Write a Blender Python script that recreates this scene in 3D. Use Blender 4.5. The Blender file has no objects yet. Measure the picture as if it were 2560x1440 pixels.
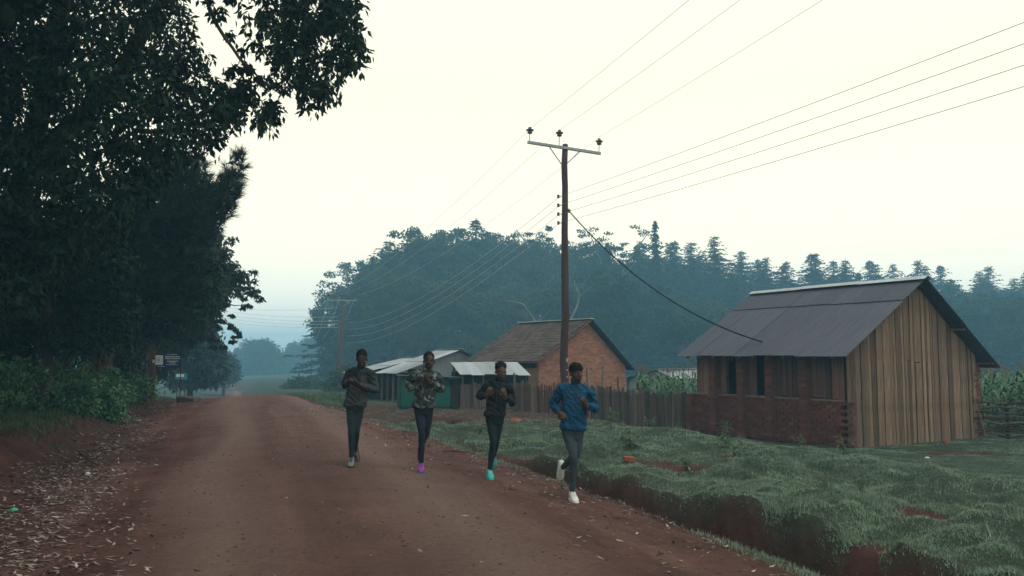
import bpy, bmesh, math, random
import numpy as np
from mathutils import Vector, Matrix, Euler, noise as mnoise

random.seed(7)
RNG = np.random.default_rng(7)
scene = bpy.context.scene
COL = scene.collection
R = math.radians

# ------------------------------------------------------------------ camera
F_PX, CX, CY, HOR = 2100.0, 1280.0, 720.0, 895.0
ZC = 1.80
PITCH = math.atan((HOR - CY) / F_PX)
cam_d = bpy.data.cameras.new("camera")
cam_d.sensor_width = 36.0
cam_d.lens = 36.0 * F_PX / 2560.0
cam_d.clip_start = 0.1
cam_d.clip_end = 5000
cam = bpy.data.objects.new("camera", cam_d)
cam.location = (0, 0, ZC)
cam.rotation_euler = (math.pi / 2 + PITCH, 0, 0)
COL.objects.link(cam)
scene.camera = cam

# ------------------------------------------------------------------ sky, sun, exposure
SUN_EL, SUN_AZ = R(62), R(125)          # azimuth clockwise from +Y
world = bpy.data.worlds.new("World")
scene.world = world
world.use_nodes = True
wn, wl = world.node_tree.nodes, world.node_tree.links
wn.clear()
w_out = wn.new("ShaderNodeOutputWorld")
w_bg = wn.new("ShaderNodeBackground")
w_bg.inputs["Strength"].default_value = 0.1
w_sky = wn.new("ShaderNodeTexSky")
w_sky.sky_type = 'NISHITA'
w_sky.sun_disc = False
w_sky.sun_elevation = SUN_EL
w_sky.sun_rotation = SUN_AZ
w_sky.dust_density = 4.0
w_tc = wn.new("ShaderNodeTexCoord")
w_sep = wn.new("ShaderNodeSeparateXYZ")
w_ramp = wn.new("ShaderNodeValToRGB")     # even overcast layer, slightly cooler low down
_stops = [(0.0, (1.75, 1.66, 1.42)), (0.12, (1.52, 1.42, 1.10)), (0.30, (1.26, 1.22, 0.93)), (0.45, (1.24, 1.22, 0.98)), (0.95, (1.0, 1.08, 1.10))]
while len(w_ramp.color_ramp.elements) < len(_stops): w_ramp.color_ramp.elements.new(0.5)
for _e, (_p, _c) in zip(w_ramp.color_ramp.elements, _stops): _e.position = _p; _e.color = (*_c, 1)
w_mul = wn.new("ShaderNodeMix"); w_mul.data_type = 'RGBA'; w_mul.blend_type = 'MULTIPLY'
w_mul.inputs["Factor"].default_value = 1.0
w_mul.inputs["B"].default_value = (10.6, 10.6, 10.6, 1)
w_mix = wn.new("ShaderNodeMix"); w_mix.data_type = 'RGBA'
w_mix.inputs["Factor"].default_value = 0.92
wl.new(w_tc.outputs["Generated"], w_sep.inputs[0])
wl.new(w_sep.outputs["Z"], w_ramp.inputs["Fac"])
wl.new(w_ramp.outputs["Color"], w_mul.inputs["A"])
wl.new(w_sky.outputs["Color"], w_mix.inputs["A"])
wl.new(w_mul.outputs["Result"], w_mix.inputs["B"])
wl.new(w_mix.outputs["Result"], w_bg.inputs["Color"])
wl.new(w_bg.outputs[0], w_out.inputs["Surface"])

sun_d = bpy.data.lights.new("sun", 'SUN')
sun_d.energy = 0.8
sun_d.angle = R(20)
sun_d.color = (1.0, 0.96, 0.88)
sun = bpy.data.objects.new("sun", sun_d)
sdir = Vector((math.sin(SUN_AZ) * math.cos(SUN_EL), math.cos(SUN_AZ) * math.cos(SUN_EL), math.sin(SUN_EL)))
sun.rotation_euler = sdir.to_track_quat('Z', 'Y').to_euler()
COL.objects.link(sun)

scene.view_settings.view_transform = 'Standard'
scene.view_settings.look = 'None'
scene.view_settings.exposure = 0.0
scene.view_settings.gamma = 1.0
scene.view_settings.use_curve_mapping = False
scene.render.engine = 'CYCLES'
scene.cycles.use_denoising = True
scene.cycles.max_bounces = 6
scene.cycles.diffuse_bounces = 3
scene.cycles.glossy_bounces = 2
scene.cycles.transmission_bounces = 2
scene.cycles.volume_bounces = 1
scene.cycles.caustics_reflective = False
scene.cycles.caustics_refractive = False
scene.cycles.sample_clamp_indirect = 4.0

# ------------------------------------------------------------------ helpers
SP, CP = math.sin(PITCH), math.cos(PITCH)


def at(px, py, D):
    """world point on the pixel's ray whose distance along +Y is D"""
    a, v = (px - CX) / F_PX, (CY - py) / F_PX
    t = D / (CP - v * SP)
    return Vector((a * t, D, ZC + t * (SP + v * CP)))


def new_obj(name, mesh, mat=None, parent=None, loc=(0, 0, 0), rot=(0, 0, 0)):
    o = bpy.data.objects.new(name, mesh)
    COL.objects.link(o)
    o.location = loc
    o.rotation_euler = rot
    if parent is not None:
        o.parent = parent
    if mat is not None and mesh is not None and len(mesh.materials) == 0:
        mesh.materials.append(mat)
    return o


def thing(name, label, cat, loc=(0, 0, 0), rotz=0.0, group=None):
    o = new_obj(name, None, None, None, loc, (0, 0, rotz))
    o.empty_display_size = 0.2
    return tag(o, label, cat, group)


def tag(o, label=None, cat=None, group=None, kind=None):
    if label: o["label"] = label
    if cat: o["category"] = cat
    if group: o["group"] = group
    if kind: o["kind"] = kind
    return o


def np_mesh(name, V, Fc, smooth=False):
    """V (n,3); Fc (m,k) int with constant k"""
    V = np.ascontiguousarray(V, dtype=np.float32)
    Fc = np.ascontiguousarray(Fc, dtype=np.int32)
    m, k = Fc.shape
    me = bpy.data.meshes.new(name)
    me.vertices.add(len(V)); me.vertices.foreach_set("co", V.ravel())
    me.loops.add(m * k); me.loops.foreach_set("vertex_index", Fc.ravel())
    me.polygons.add(m)
    me.polygons.foreach_set("loop_start", np.arange(0, m * k, k, dtype=np.int32))
    me.polygons.foreach_set("loop_total", np.full(m, k, dtype=np.int32))
    if smooth:
        me.polygons.foreach_set("use_smooth", np.ones(m, dtype=bool))
    me.update(calc_edges=True)
    return me


def py_mesh(name, V, Fc, smooth=False):
    me = bpy.data.meshes.new(name)
    me.from_pydata([tuple(v) for v in V], [], Fc)
    if smooth:
        for p in me.polygons: p.use_smooth = True
    me.update()
    return me


class MB:
    """collects simple shapes into one mesh"""
    def __init__(self): self.v, self.f = [], []

    def add(self, V, Fc):
        b = len(self.v)
        self.v += [tuple(v) for v in V]
        self.f += [tuple(i + b for i in f) for f in Fc]
        return self

    def box(self, c, s, rot=None):
        V = [Vector((sx * s[0] / 2, sy * s[1] / 2, sz * s[2] / 2)) for sx in (-1, 1) for sy in (-1, 1) for sz in (-1, 1)]
        if rot is not None: V = [rot @ v for v in V]
        V = [v + Vector(c) for v in V]
        return self.add(V, [(0, 1, 3, 2), (4, 6, 7, 5), (0, 4, 5, 1), (2, 3, 7, 6), (0, 2, 6, 4), (1, 5, 7, 3)])

    def tube(self, pts, rad, n=8, cap=True):
        pts = [Vector(p) for p in pts]
        if not hasattr(rad, '__len__'): rad = [rad] * len(pts)
        V, Fc = [], []
        prev = None
        for i, p in enumerate(pts):
            t = (pts[min(i + 1, len(pts) - 1)] - pts[max(i - 1, 0)]).normalized()
            if prev is None:
                ref = Vector((0, 0, 1)) if abs(t.z) < 0.9 else Vector((1, 0, 0))
                a = t.cross(ref).normalized()
            else:
                a = (prev - t * prev.dot(t)).normalized()
            prev = a
            b = t.cross(a)
            for k in range(n):
                an = 2 * math.pi * k / n
                V.append(p + (a * math.cos(an) + b * math.sin(an)) * rad[i])
        for i in range(len(pts) - 1):
            for k in range(n):
                k2 = (k + 1) % n
                Fc.append((i * n + k, i * n + k2, (i + 1) * n + k2, (i + 1) * n + k))
        if cap:
            Fc.append(tuple(range(n - 1, -1, -1)))
            Fc.append(tuple((len(pts) - 1) * n + k for k in range(n)))
        return self.add(V, Fc)

    def lathe(self, prof, n=16, c=(0, 0, 0)):
        V, Fc = [], []
        for (r, z) in prof:
            for k in range(n):
                an = 2 * math.pi * k / n
                V.append((c[0] + r * math.cos(an), c[1] + r * math.sin(an), c[2] + z))
        for i in range(len(prof) - 1):
            for k in range(n):
                k2 = (k + 1) % n
                Fc.append((i * n + k, i * n + k2, (i + 1) * n + k2, (i + 1) * n + k))
        Fc.append(tuple(range(n - 1, -1, -1)))
        Fc.append(tuple((len(prof) - 1) * n + k for k in range(n)))
        return self.add(V, Fc)

    def mesh(self, name, smooth=False): return py_mesh(name, self.v, self.f, smooth)

    def build(self, name, mat, parent=None, loc=(0, 0, 0), rot=(0, 0, 0), smooth=False):
        return new_obj(name, self.mesh(name, smooth), mat, parent, loc, rot)


# ---- value noise in numpy
_P = RNG.random((256, 256))


def vnoise(x, y):
    x = np.asarray(x, float); y = np.asarray(y, float)
    xi = np.floor(x).astype(int); yi = np.floor(y).astype(int)
    fx, fy = x - xi, y - yi
    fx = fx * fx * (3 - 2 * fx); fy = fy * fy * (3 - 2 * fy)
    a = _P[xi & 255, yi & 255]; b = _P[(xi + 1) & 255, yi & 255]
    c = _P[xi & 255, (yi + 1) & 255]; d = _P[(xi + 1) & 255, (yi + 1) & 255]
    return (a * (1 - fx) + b * fx) * (1 - fy) + (c * (1 - fx) + d * fx) * fy - 0.5


def fbm(x, y, oct=3, gain=0.5):
    t, a = 0, 1.0
    for k in range(oct):
        t = t + a * vnoise(x * 2 ** k + 17.3 * k, y * 2 ** k + 5.1 * k); a *= gain
    return t


def sstep(a, b, x):
    t = np.clip((np.asarray(x, float) - a) / (b - a), 0, 1)
    return t * t * (3 - 2 * t)


# ------------------------------------------------------------------ materials
def mat_base(name):
    m = bpy.data.materials.new(name)
    m.use_nodes = True
    nt = m.node_tree
    bs = nt.nodes["Principled BSDF"]
    return m, nt, bs


def ramp(nt, fac, stops):
    r = nt.nodes.new("ShaderNodeValToRGB")
    e = r.color_ramp.elements
    while len(e) < len(stops): e.new(0.5)
    for i, (p, c) in enumerate(stops):
        e[i].position = p
        e[i].color = (*c, 1) if len(c) == 3 else c
    nt.links.new(fac, r.inputs["Fac"])
    return r.outputs["Color"]


def mixc(nt, a, b, fac, mode='MIX'):
    m = nt.nodes.new("ShaderNodeMix"); m.data_type = 'RGBA'; m.blend_type = mode
    for k, v in (("A", a), ("B", b), ("Factor", fac)):
        if hasattr(v, 'is_output'): nt.links.new(v, m.inputs[k])
        elif k == "Factor": m.inputs[k].default_value = v
        else: m.inputs[k].default_value = (*v, 1)
    return m.outputs["Result"]


def tex_noise(nt, vec, scale, detail=4, rough=0.55, stretch=None):
    n = nt.nodes.new("ShaderNodeTexNoise")
    n.inputs["Scale"].default_value = scale
    n.inputs["Detail"].default_value = detail
    n.inputs["Roughness"].default_value = rough
    if stretch is not None:
        mp = nt.nodes.new("ShaderNodeMapping")
        mp.inputs["Scale"].default_value = stretch
        nt.links.new(vec, mp.inputs["Vector"]); vec = mp.outputs["Vector"]
    nt.links.new(vec, n.inputs["Vector"])
    return n.outputs["Fac"]


def coords(nt, kind="Object"):
    return nt.nodes.new("ShaderNodeTexCoord").outputs[kind]


ALB = 0.92


def setcol(nt, bs, col):
    nt.links.new(mixc(nt, col, (ALB, ALB, ALB), 1.0, 'MULTIPLY'), bs.inputs["Base Color"])


def bump(nt, bs, h, strength=0.4, dist=0.02):
    b = nt.nodes.new("ShaderNodeBump")
    b.inputs["Strength"].default_value = strength
    b.inputs["Distance"].default_value = dist
    nt.links.new(h, b.inputs["Height"])
    nt.links.new(b.outputs["Normal"], bs.inputs["Normal"])


def obj_random(nt, island=False):
    if island: return nt.nodes.new("ShaderNodeNewGeometry").outputs["Random Per Island"]
    return nt.nodes.new("ShaderNodeObjectInfo").outputs["Random"]


def m_simple(name, c1, c2, scale=6.0, rough=0.8, bmp=0.3, bdist=0.01, stretch=None, rnd=0.0, island=False, metal=0.0, spec=0.08, detail=5, bscale=None):
    """two-tone noisy surface with optional tone change per object or per loose piece"""
    m, nt, bs = mat_base(name)
    v = coords(nt)
    n = tex_noise(nt, v, scale, detail, 0.6, stretch)
    col = ramp(nt, n, [(0.3, c1), (0.72, c2)])
    if rnd:
        r = obj_random(nt, island)
        sh = ramp(nt, r, [(0.0, (1 - rnd,) * 3), (1.0, (1 + rnd,) * 3)])
        col = mixc(nt, col, sh, 1.0, 'MULTIPLY')
    setcol(nt, bs, col)
    bs.inputs["Roughness"].default_value = rough
    bs.inputs["Metallic"].default_value = metal
    bs.inputs["Specular IOR Level"].default_value = spec
    if bmp:
        nb = tex_noise(nt, v, bscale or scale * 3, 5, 0.65, stretch)
        bump(nt, bs, nb, bmp, bdist)
    return m


def m_leaf(name, c1, c2, rough=0.55, spec=0.25, scale=0.6):
    m, nt, bs = mat_base(name)
    r = obj_random(nt, True)
    n = tex_noise(nt, coords(nt), scale, 3)
    a = ramp(nt, r, [(0.0, c1), (1.0, c2)])
    sh = ramp(nt, n, [(0.3, (0.6, 0.6, 0.6)), (0.7, (1.25, 1.25, 1.25))])
    col = mixc(nt, a, sh, 1.0, 'MULTIPLY')
    setcol(nt, bs, col)
    bs.inputs["Roughness"].default_value = rough
    bs.inputs["Specular IOR Level"].default_value = spec * .35
    return m


M = {}
M['soil'] = None
M['bark'] = m_simple("bark", (0.035, 0.025, 0.02), (0.09, 0.065, 0.05), 5, 0.9, 0.8, 0.03, (1, 1, 0.25))
M['bark_red'] = m_simple("bark_reddish", (0.07, 0.035, 0.028), (0.14, 0.075, 0.06), 5, 0.9, 0.8, 0.03, (1, 1, 0.25))
M['bark_pale'] = m_simple("bark_pale", (0.12, 0.12, 0.10), (0.26, 0.25, 0.21), 5, 0.9, 0.5, 0.03, (1, 1, 0.3))
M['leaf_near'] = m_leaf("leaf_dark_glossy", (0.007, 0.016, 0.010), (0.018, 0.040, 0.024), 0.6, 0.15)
M['leaf_mid'] = m_leaf("leaf_mid_green", (0.012, 0.026, 0.018), (0.028, 0.05, 0.03))
M['needle'] = m_leaf("pine_needles", (0.014, 0.028, 0.02), (0.034, 0.054, 0.034), 0.65, 0.12)
M['leaf_shrub'] = m_leaf("leaf_shrub", (0.03, 0.10, 0.045), (0.13, 0.26, 0.12), 0.5, 0.35, 1.5)
M['leaf_forest'] = m_leaf("leaf_forest", (0.02, 0.04, 0.02), (0.045, 0.075, 0.035), 0.7, 0.15, 0.15)
M['leaf_conifer'] = m_leaf("leaf_conifer", (0.015, 0.032, 0.018), (0.03, 0.052, 0.028), 0.7, 0.15, 0.3)
M['leaf_light'] = m_leaf("leaf_light_green", (0.035, 0.062, 0.028), (0.075, 0.10, 0.045), 0.7, 0.15, 0.3)
M['maize'] = m_leaf("maize_leaf", (0.05, 0.13, 0.05), (0.11, 0.22, 0.09), 0.45, 0.35, 2.0)
M['weed'] = m_leaf("weed_leaf", (0.06, 0.11, 0.05), (0.14, 0.19, 0.10), 0.55, 0.25, 3.0)
M['grass'] = m_leaf("grass_blade", (0.13, 0.19, 0.13), (0.31, 0.395, 0.285), 0.6, 0.2, 0.9)
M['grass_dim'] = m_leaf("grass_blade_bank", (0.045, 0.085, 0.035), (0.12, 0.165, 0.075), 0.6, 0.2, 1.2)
M['litter'] = m_leaf("dry_leaf_litter", (0.06, 0.04, 0.032), (0.5, 0.42, 0.37), 0.7, 0.2, 3.0)
def m_litter():
    m, nt, bs = mat_base("dry_leaf_litter")
    col = ramp(nt, obj_random(nt, True), [(0.0, (.03, .018, .014)), (0.3, (.08, .048, .037)), (0.6, (.19, .145, .12)), (1.0, (.42, .36, .325))])
    setcol(nt, bs, col)
    bs.inputs["Roughness"].default_value = .75
    bs.inputs["Specular IOR Level"].default_value = .1
    return m


M['litter'] = m_litter()
M['stick'] = m_simple("dry_stick", (0.05, 0.03, 0.02), (0.11, 0.07, 0.05), 9, 0.9, 0.5)
M['pole'] = m_simple("creosoted_pole", (0.045, 0.025, 0.022), (0.10, 0.058, 0.05), 2.2, 0.85, 0.5, 0.02, (6, 6, 0.5))
M['steel'] = m_simple("galvanised_steel", (0.22, 0.24, 0.25), (0.34, 0.36, 0.37), 8, 0.5, 0.1, 0.01, None, 0, False, 0.5)
M['porcelain'] = m_simple("brown_insulator", (0.03, 0.025, 0.04), (0.06, 0.045, 0.06), 8, 0.25, 0, 0.01, None, 0, False, 0, 0.6)
M['wire'] = m_simple("glare_pale_wire", (0.5, 0.52, 0.5), (0.64, 0.66, 0.62), 3, 0.5, 0, 0.01)  # pale tone imitates sky glare on the spans around the far poles
M['wire_dark'] = m_simple("dull_wire", (0.10, 0.11, 0.10), (0.17, 0.18, 0.17), 3, 0.5, 0, 0.01)
M['cable'] = m_simple("black_cable", (0.012, 0.012, 0.014), (0.02, 0.02, 0.022), 3, 0.6, 0)


def m_brick_piece():
    m, nt, bs = mat_base("fired_brick")
    v = coords(nt)
    g = nt.nodes.new("ShaderNodeNewGeometry")
    n = tex_noise(nt, g.outputs["Position"], 14, 5, 0.7)
    c = ramp(nt, n, [(0.25, (0.10, 0.044, 0.036)), (0.75, (0.175, 0.076, 0.060))])
    r = ramp(nt, obj_random(nt), [(0, (0.75, 0.76, 0.78)), (0.8, (1.05, 1.02, 1.0)), (1, (1.3, 1.24, 1.2))])
    setcol(nt, bs, mixc(nt, c, r, 1.0, 'MULTIPLY'))
    bs.inputs["Roughness"].default_value = 0.92
    bs.inputs["Specular IOR Level"].default_value = 0.06
    bump(nt, bs, tex_noise(nt, g.outputs["Position"], 60, 4), 0.5, 0.01)
    return m


M['brick'] = m_brick_piece()
M['brick_isl'] = m_simple("orange_brick", (0.27, 0.122, 0.080), (0.41, 0.195, 0.13), 4, 0.92, 0.5, 0.01, None, 0.22, True)
M['mortar'] = m_simple("mud_mortar", (0.10, 0.048, 0.036), (0.17, 0.085, 0.062), 7, 0.95, 0.6, 0.02)
M['mortar_pale'] = m_simple("pale_mortar", (0.24, 0.13, 0.085), (0.33, 0.19, 0.13), 7, 0.95, 0.6, 0.02)


def m_plank(name, c1, c2, stain):
    m, nt, bs = mat_base(name)
    v = coords(nt)
    n = tex_noise(nt, v, 3.0, 6, 0.65, (9, 9, 0.6))
    c = ramp(nt, n, [(0.28, c1), (0.70, c2)])
    r = ramp(nt, obj_random(nt), [(0, (0.5, 0.48, 0.48)), (0.4, (0.85, 0.83, 0.82)), (0.85, (1.2, 1.14, 1.06)), (1.0, (1.65, 1.62, 1.55))])
    c = mixc(nt, c, r, 1.0, 'MULTIPLY')
    s = tex_noise(nt, v, 1.3, 4, 0.6, (2.5, 2.5, 0.8))
    sm = ramp(nt, s, [(0.5, (0, 0, 0)), (0.72, (1, 1, 1))])
    mx = mixc(nt, c, stain, sm)
    setcol(nt, bs, mx)
    bs.inputs["Roughness"].default_value = 0.88
    bs.inputs["Specular IOR Level"].default_value = 0.05
    bump(nt, bs, tex_noise(nt, v, 6, 6, 0.7, (12, 12, 0.5)), 0.5, 0.01)
    return m


M['plank'] = m_plank("weathered_plank", (0.08, 0.054, 0.040), (0.28, 0.20, 0.145), (0.19, 0.10, 0.07))
M['plank_dark'] = m_plank("dark_plank", (0.105, 0.06, 0.05), (0.23, 0.145, 0.12), (0.19, 0.088, 0.07))
M['plank_grey'] = m_plank("grey_plank", (0.06, 0.05, 0.045), (0.18, 0.15, 0.125), (0.09, 0.06, 0.05))
M['timber'] = m_simple("rafter_timber", (0.14, 0.10, 0.07), (0.26, 0.2, 0.14), 5, 0.9, 0.4)


def m_metal_roof(name, c1, c2, rust, rmin, rmax, rough=0.5, vary=0.15):
    m, nt, bs = mat_base(name)
    v = coords(nt)
    n = tex_noise(nt, v, 1.6, 6, 0.7, (0.5, 3.0, 0.5))
    c = ramp(nt, n, [(0.3, c1), (0.7, c2)])
    r2 = ramp(nt, tex_noise(nt, v, 2.3, 6, 0.75, (0.4, 2.2, 0.4)), [(rmin, (0, 0, 0)), (rmax, (1, 1, 1))])
    c = mixc(nt, c, rust, r2)
    sh = ramp(nt, obj_random(nt), [(0, (1 - vary,) * 3), (1, (1 + vary,) * 3)])
    setcol(nt, bs, mixc(nt, c, sh, 1.0, 'MULTIPLY'))
    bs.inputs["Roughness"].default_value = rough
    bs.inputs["Metallic"].default_value = 0.15
    bs.inputs["Specular IOR Level"].default_value = 0.3
    return m


M['roof_dark'] = m_metal_roof("rusted_iron_sheet", (0.048, 0.052, 0.070), (0.072, 0.078, 0.102), (0.092, 0.066, 0.066), 0.52, 0.75, 0.6)
M['roof_pale'] = m_metal_roof("pale_iron_sheet", (0.24, 0.27, 0.29), (0.38, 0.41, 0.42), (0.16, 0.13, 0.12), 0.55, 0.8, 0.5, 0.3)
M['roof_white'] = m_metal_roof("white_iron_sheet", (0.45, 0.5, 0.5), (0.62, 0.66, 0.64), (0.3, 0.3, 0.28), 0.6, 0.9, 0.5)
M['ridge'] = m_metal_roof("ridge_flashing", (0.30, 0.33, 0.36), (0.45, 0.48, 0.5), (0.16, 0.15, 0.16), 0.6, 0.8, 0.45)
M['tile'] = m_simple("clay_tile_roof", (0.055, 0.042, 0.038), (0.115, 0.085, 0.072), 5, 0.9, 0.4, 0.02, None, 0.32)
M['green'] = m_simple("green_painted_sheet", (0.012, 0.085, 0.062), (0.02, 0.115, 0.082), 3, 0.6, 0.1)
M['green_dark'] = m_simple("dark_green_sheet", (0.012, 0.045, 0.040), (0.02, 0.065, 0.056), 3, 0.6, 0.1)
M['shade_dark'] = m_simple("shade_dark_board", (0.02, 0.018, 0.016), (0.035, 0.03, 0.027), 4, 0.9, 0.2)  # near-black tone stands in for shade inside buildings and on the kiosk side
M['sheet_grey'] = m_metal_roof("grey_wall_sheet", (0.17, 0.185, 0.21), (0.25, 0.27, 0.29), (0.14, 0.12, 0.12), 0.6, 0.85, 0.6)
M['orange'] = m_simple("orange_block", (0.22, 0.07, 0.04), (0.34, 0.12, 0.07), 18, 0.9, 0.5)
M['white_plastic'] = m_simple("white_plastic", (0.55, 0.56, 0.55), (0.7, 0.7, 0.68), 8, 0.4, 0.2)
M['green_plastic'] = m_simple("green_plastic", (0.05, 0.35, 0.18), (0.1, 0.5, 0.28), 8, 0.4, 0.2)
M['concrete'] = m_simple("old_concrete", (0.07, 0.06, 0.052), (0.14, 0.12, 0.10), 5, 0.95, 0.5, 0.02)
M['sign_blue'] = m_simple("navy_sign_paint", (0.012, 0.022, 0.075), (0.018, 0.032, 0.095), 2, 0.4, 0)
M['sign_white'] = m_simple("white_sign_paint", (0.5, 0.52, 0.5), (0.6, 0.62, 0.6), 2, 0.4, 0)
M['sign_teal'] = m_simple("teal_sign_paint", (0.02, 0.16, 0.24), (0.03, 0.2, 0.28), 2, 0.4, 0)

# ------------------------------------------------------------------ terrain
DX, DY = -0.309, 0.951       # road direction
_sg = np.arange(-60, 900, 0.5)


def _table(xs, ys, sig=4):
    v = np.interp(_sg, xs, ys)
    k = np.exp(-0.5 * (np.arange(-3 * sig, 3 * sig + 1) / sig) ** 2); k /= k.sum()
    vp = np.pad(v, 3 * sig, mode='edge')
    return np.convolve(vp, k, mode='valid')


_zr = _table([-60, 0, 11, 20, 28, 34, 42, 60, 90, 120, 160, 220, 400], [-.2, .04, .17, .32, .42, .36, 0, -1.15, -2.5, -3.3, -4.1, -4.9, -6], 5)
_uR = _table([-60, 0, 6, 11.5, 18.8, 28.4, 40, 60, 400], [5.1, 5.05, 4.98, 4.73, 3.6, 2.3, 2.1, 2.2, 2.5], 5)
_uL = _table([-60, 0, 11, 20, 28, 40, 400], [-2.9, -2.8, -2.7, -2.5, -2.4, -2.4, -2.6], 4)
_hb = _table([-60, 0, 11, 16, 20, 28, 36, 60], [1.0, 1.0, .95, .75, .52, .22, .15, .3], 4)
_zp = _table([-60, 0, 12, 20, 30, 45, 80, 120, 300, 600], [.14, .14, .10, .0, -.2, -.35, -1.2, -2.0, -4, -5], 5)
_dd = _table([-60, 0, 7, 12, 16, 20, 24, 60], [.46, .46, .46, .38, .26, .12, .0, 0], 3)
_dw = _table([-60, 0, 7, 12, 18, 24, 60], [.66, .66, .62, .5, .4, .3, .3], 3)


def tb(t, s): return np.interp(s, _sg, t)


def su(x, y): return DX * x + DY * y, DY * x - DX * y


def height(x, y):
    x = np.asarray(x, float); y = np.asarray(y, float)
    s, u = su(x, y)
    zr, uR, uL = tb(_zr, s), tb(_uR, s), tb(_uL, s)
    uc = np.clip(u, uL, uR)
    z = zr - 0.017 * np.clip(uc - 1.0, -4, 4) ** 2
    z = z + 0.035 * fbm(s * 0.12, u * 0.9, 2) + 0.012 * fbm(x * 2.2, y * 2.2, 2)
    # shallow wheel ruts
    for c, dpt in ((-0.9, .02), (0.55, .025), (2.3, .022), (3.6, .018)):
        z = z - dpt * np.exp(-((u - c - 0.15 * np.sin(s * .25)) / 0.28) ** 2) * (s < 60)
    near = np.exp(-np.clip(s - 25, 0, None) / 20.0)
    # left bank
    t = uL - u
    wob = 0.25 * fbm(x * 0.9 + 40, y * 0.9, 2)
    hb = tb(_hb, s)
    bank = hb * (0.72 * sstep(0.05, 1.0, t + wob) + 0.28 * sstep(0.9, 2.6, t)) + 0.05 * np.clip(t - 2, 0, 30)
    bank = bank + (0.16 * fbm(x * 1.3, y * 1.3, 3) + 0.10 * fbm(x * 4, y * 4, 3)) * sstep(0.1, 0.9, t) * (0.3 + 0.7 * near)
    z = z + np.where(t > 0, bank, 0)
    # right side: ditch, then the rough grass shelf
    t = u - uR + 0.10 * fbm(s * 0.8, u * 0.2 + 9, 2) * near
    dd, dw = tb(_dd, s), tb(_dw, s)
    wv = 0.12 * fbm(s * 1.7, 3.3, 2)
    shelf = tb(_zp, s) - 0.36 * sstep(9.8, 12.6, u) * near
    lump = (0.30 * fbm(x * 0.85, y * 0.85 + 7, 3, 0.55) + 0.15 * fbm(x * 3.1 + 3, y * 3.1, 2)) * (0.12 + 0.88 * near) * (1 - 0.8 * sstep(9.0, 11.5, u))
    zs = shelf + lump * 0.8
    b = sstep(dw - 0.12 + wv, dw + 0.16 + wv, t)
    b2 = sstep(0.0, 1.2, t)
    bb = np.where(dd > 0.03, b, b2)
    zd = z - dd * sstep(0.08, 0.28, t)
    z = np.where(t > 0, zd * (1 - bb) + zs * bb, z)
    return z


def hz(x, y): return float(height(np.array([x]), np.array([y]))[0])


def axis(segs):
    out = []
    for a, b, d in segs:
        n = max(1, int(round((b - a) / d)))
        out += list(np.linspace(a, b, n, endpoint=False))
    return np.array(out + [segs[-1][1]])


gx = axis([(-900, -200, 60), (-200, -60, 12), (-60, -22, 2), (-22, -13, .4), (-13, 13, .085), (13, 24, .4), (24, 70, 2.5), (70, 200, 12), (200, 900, 60)])
gy = axis([(-30, 3, 1.0), (3, 17, .085), (17, 36, .16), (36, 70, .6), (70, 150, 3), (150, 300, 10), (300, 1000, 50)])
GX, GY = np.meshgrid(gx, gy)
s_, u_ = su(GX, GY)
uR_, uL_ = tb(_uR, s_), tb(_uL, s_)
GZ = height(GX, GY)
inroad = sstep(0.25, 0.5, u_ - uL_) * sstep(0.25, 0.5, uR_ - u_)
GZ = GZ - 0.05 * inroad
nx, ny = len(gx), len(gy)
idx = np.arange(nx * ny).reshape(ny, nx)
Fq = np.stack([idx[:-1, :-1], idx[:-1, 1:], idx[1:, 1:], idx[1:, :-1]], -1).reshape(-1, 4)
me = np_mesh("ground", np.stack([GX, GY, GZ], -1).reshape(-1, 3), Fq, True)
# what grows where (grass cover as a property of the ground)
tR = u_ - uR_
lumpn = fbm(GX * 0.85, GY * 0.85 + 7, 3, 0.55)
cover_r = sstep(tb(_dw, s_) - 0.02, tb(_dw, s_) + 0.2, tR) * sstep(-0.52, -0.26, lumpn + 0.25 * fbm(GX * 3, GY * 3, 2))
cover_l = sstep(0.9, 1.7, (uL_ - u_) + 0.8 * fbm(GX * .9, GY * .9, 2) - 0.1) * (s_ > 0)
cover = np.clip(np.where(u_ > 0, cover_r, cover_l), 0, 1)
vx, vy = GX, GY
yard = sstep(22, 26, GY) * sstep(-9, -6, GX) * sstep(6, 2, GX) * sstep(44, 38, GY)     # trodden earth round the sheds
cover = cover * (1 - 0.75 * yard * (vnoise(GX * .5, GY * .5) > -0.25))
at_ = me.attributes.new("cover", 'FLOAT', 'POINT')
at_.data.foreach_set("value", cover.astype(np.float32).ravel())


def m_ground():
    m, nt, bs = mat_base("red_earth_and_turf")
    v = coords(nt)
    a = nt.nodes.new("ShaderNodeAttribute"); a.attribute_name = "cover"
    n = tex_noise(nt, v, 2.2, 7, 0.65)
    soil = ramp(nt, n, [(0.25, (0.040, 0.020, 0.016)), (0.5, (0.080, 0.038, 0.030)), (0.8, (0.125, 0.066, 0.051))])
    n2 = tex_noise(nt, v, 7.0, 6, 0.7)
    turf = ramp(nt, n2, [(0.25, (0.022, 0.030, 0.021)), (0.55, (0.055, 0.074, 0.05)), (0.8, (0.10, 0.13, 0.092))])
    setcol(nt, bs, mixc(nt, soil, turf, a.outputs["Fac"]))
    bs.inputs["Roughness"].default_value = 0.95
    bs.inputs["Specular IOR Level"].default_value = 0.03
    bump(nt, bs, tex_noise(nt, v, 16, 8, 0.75), 0.9, 0.04)
    return m


M['ground'] = m_ground()
ground = tag(new_obj("ground", me, M['ground']), kind="structure")

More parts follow.
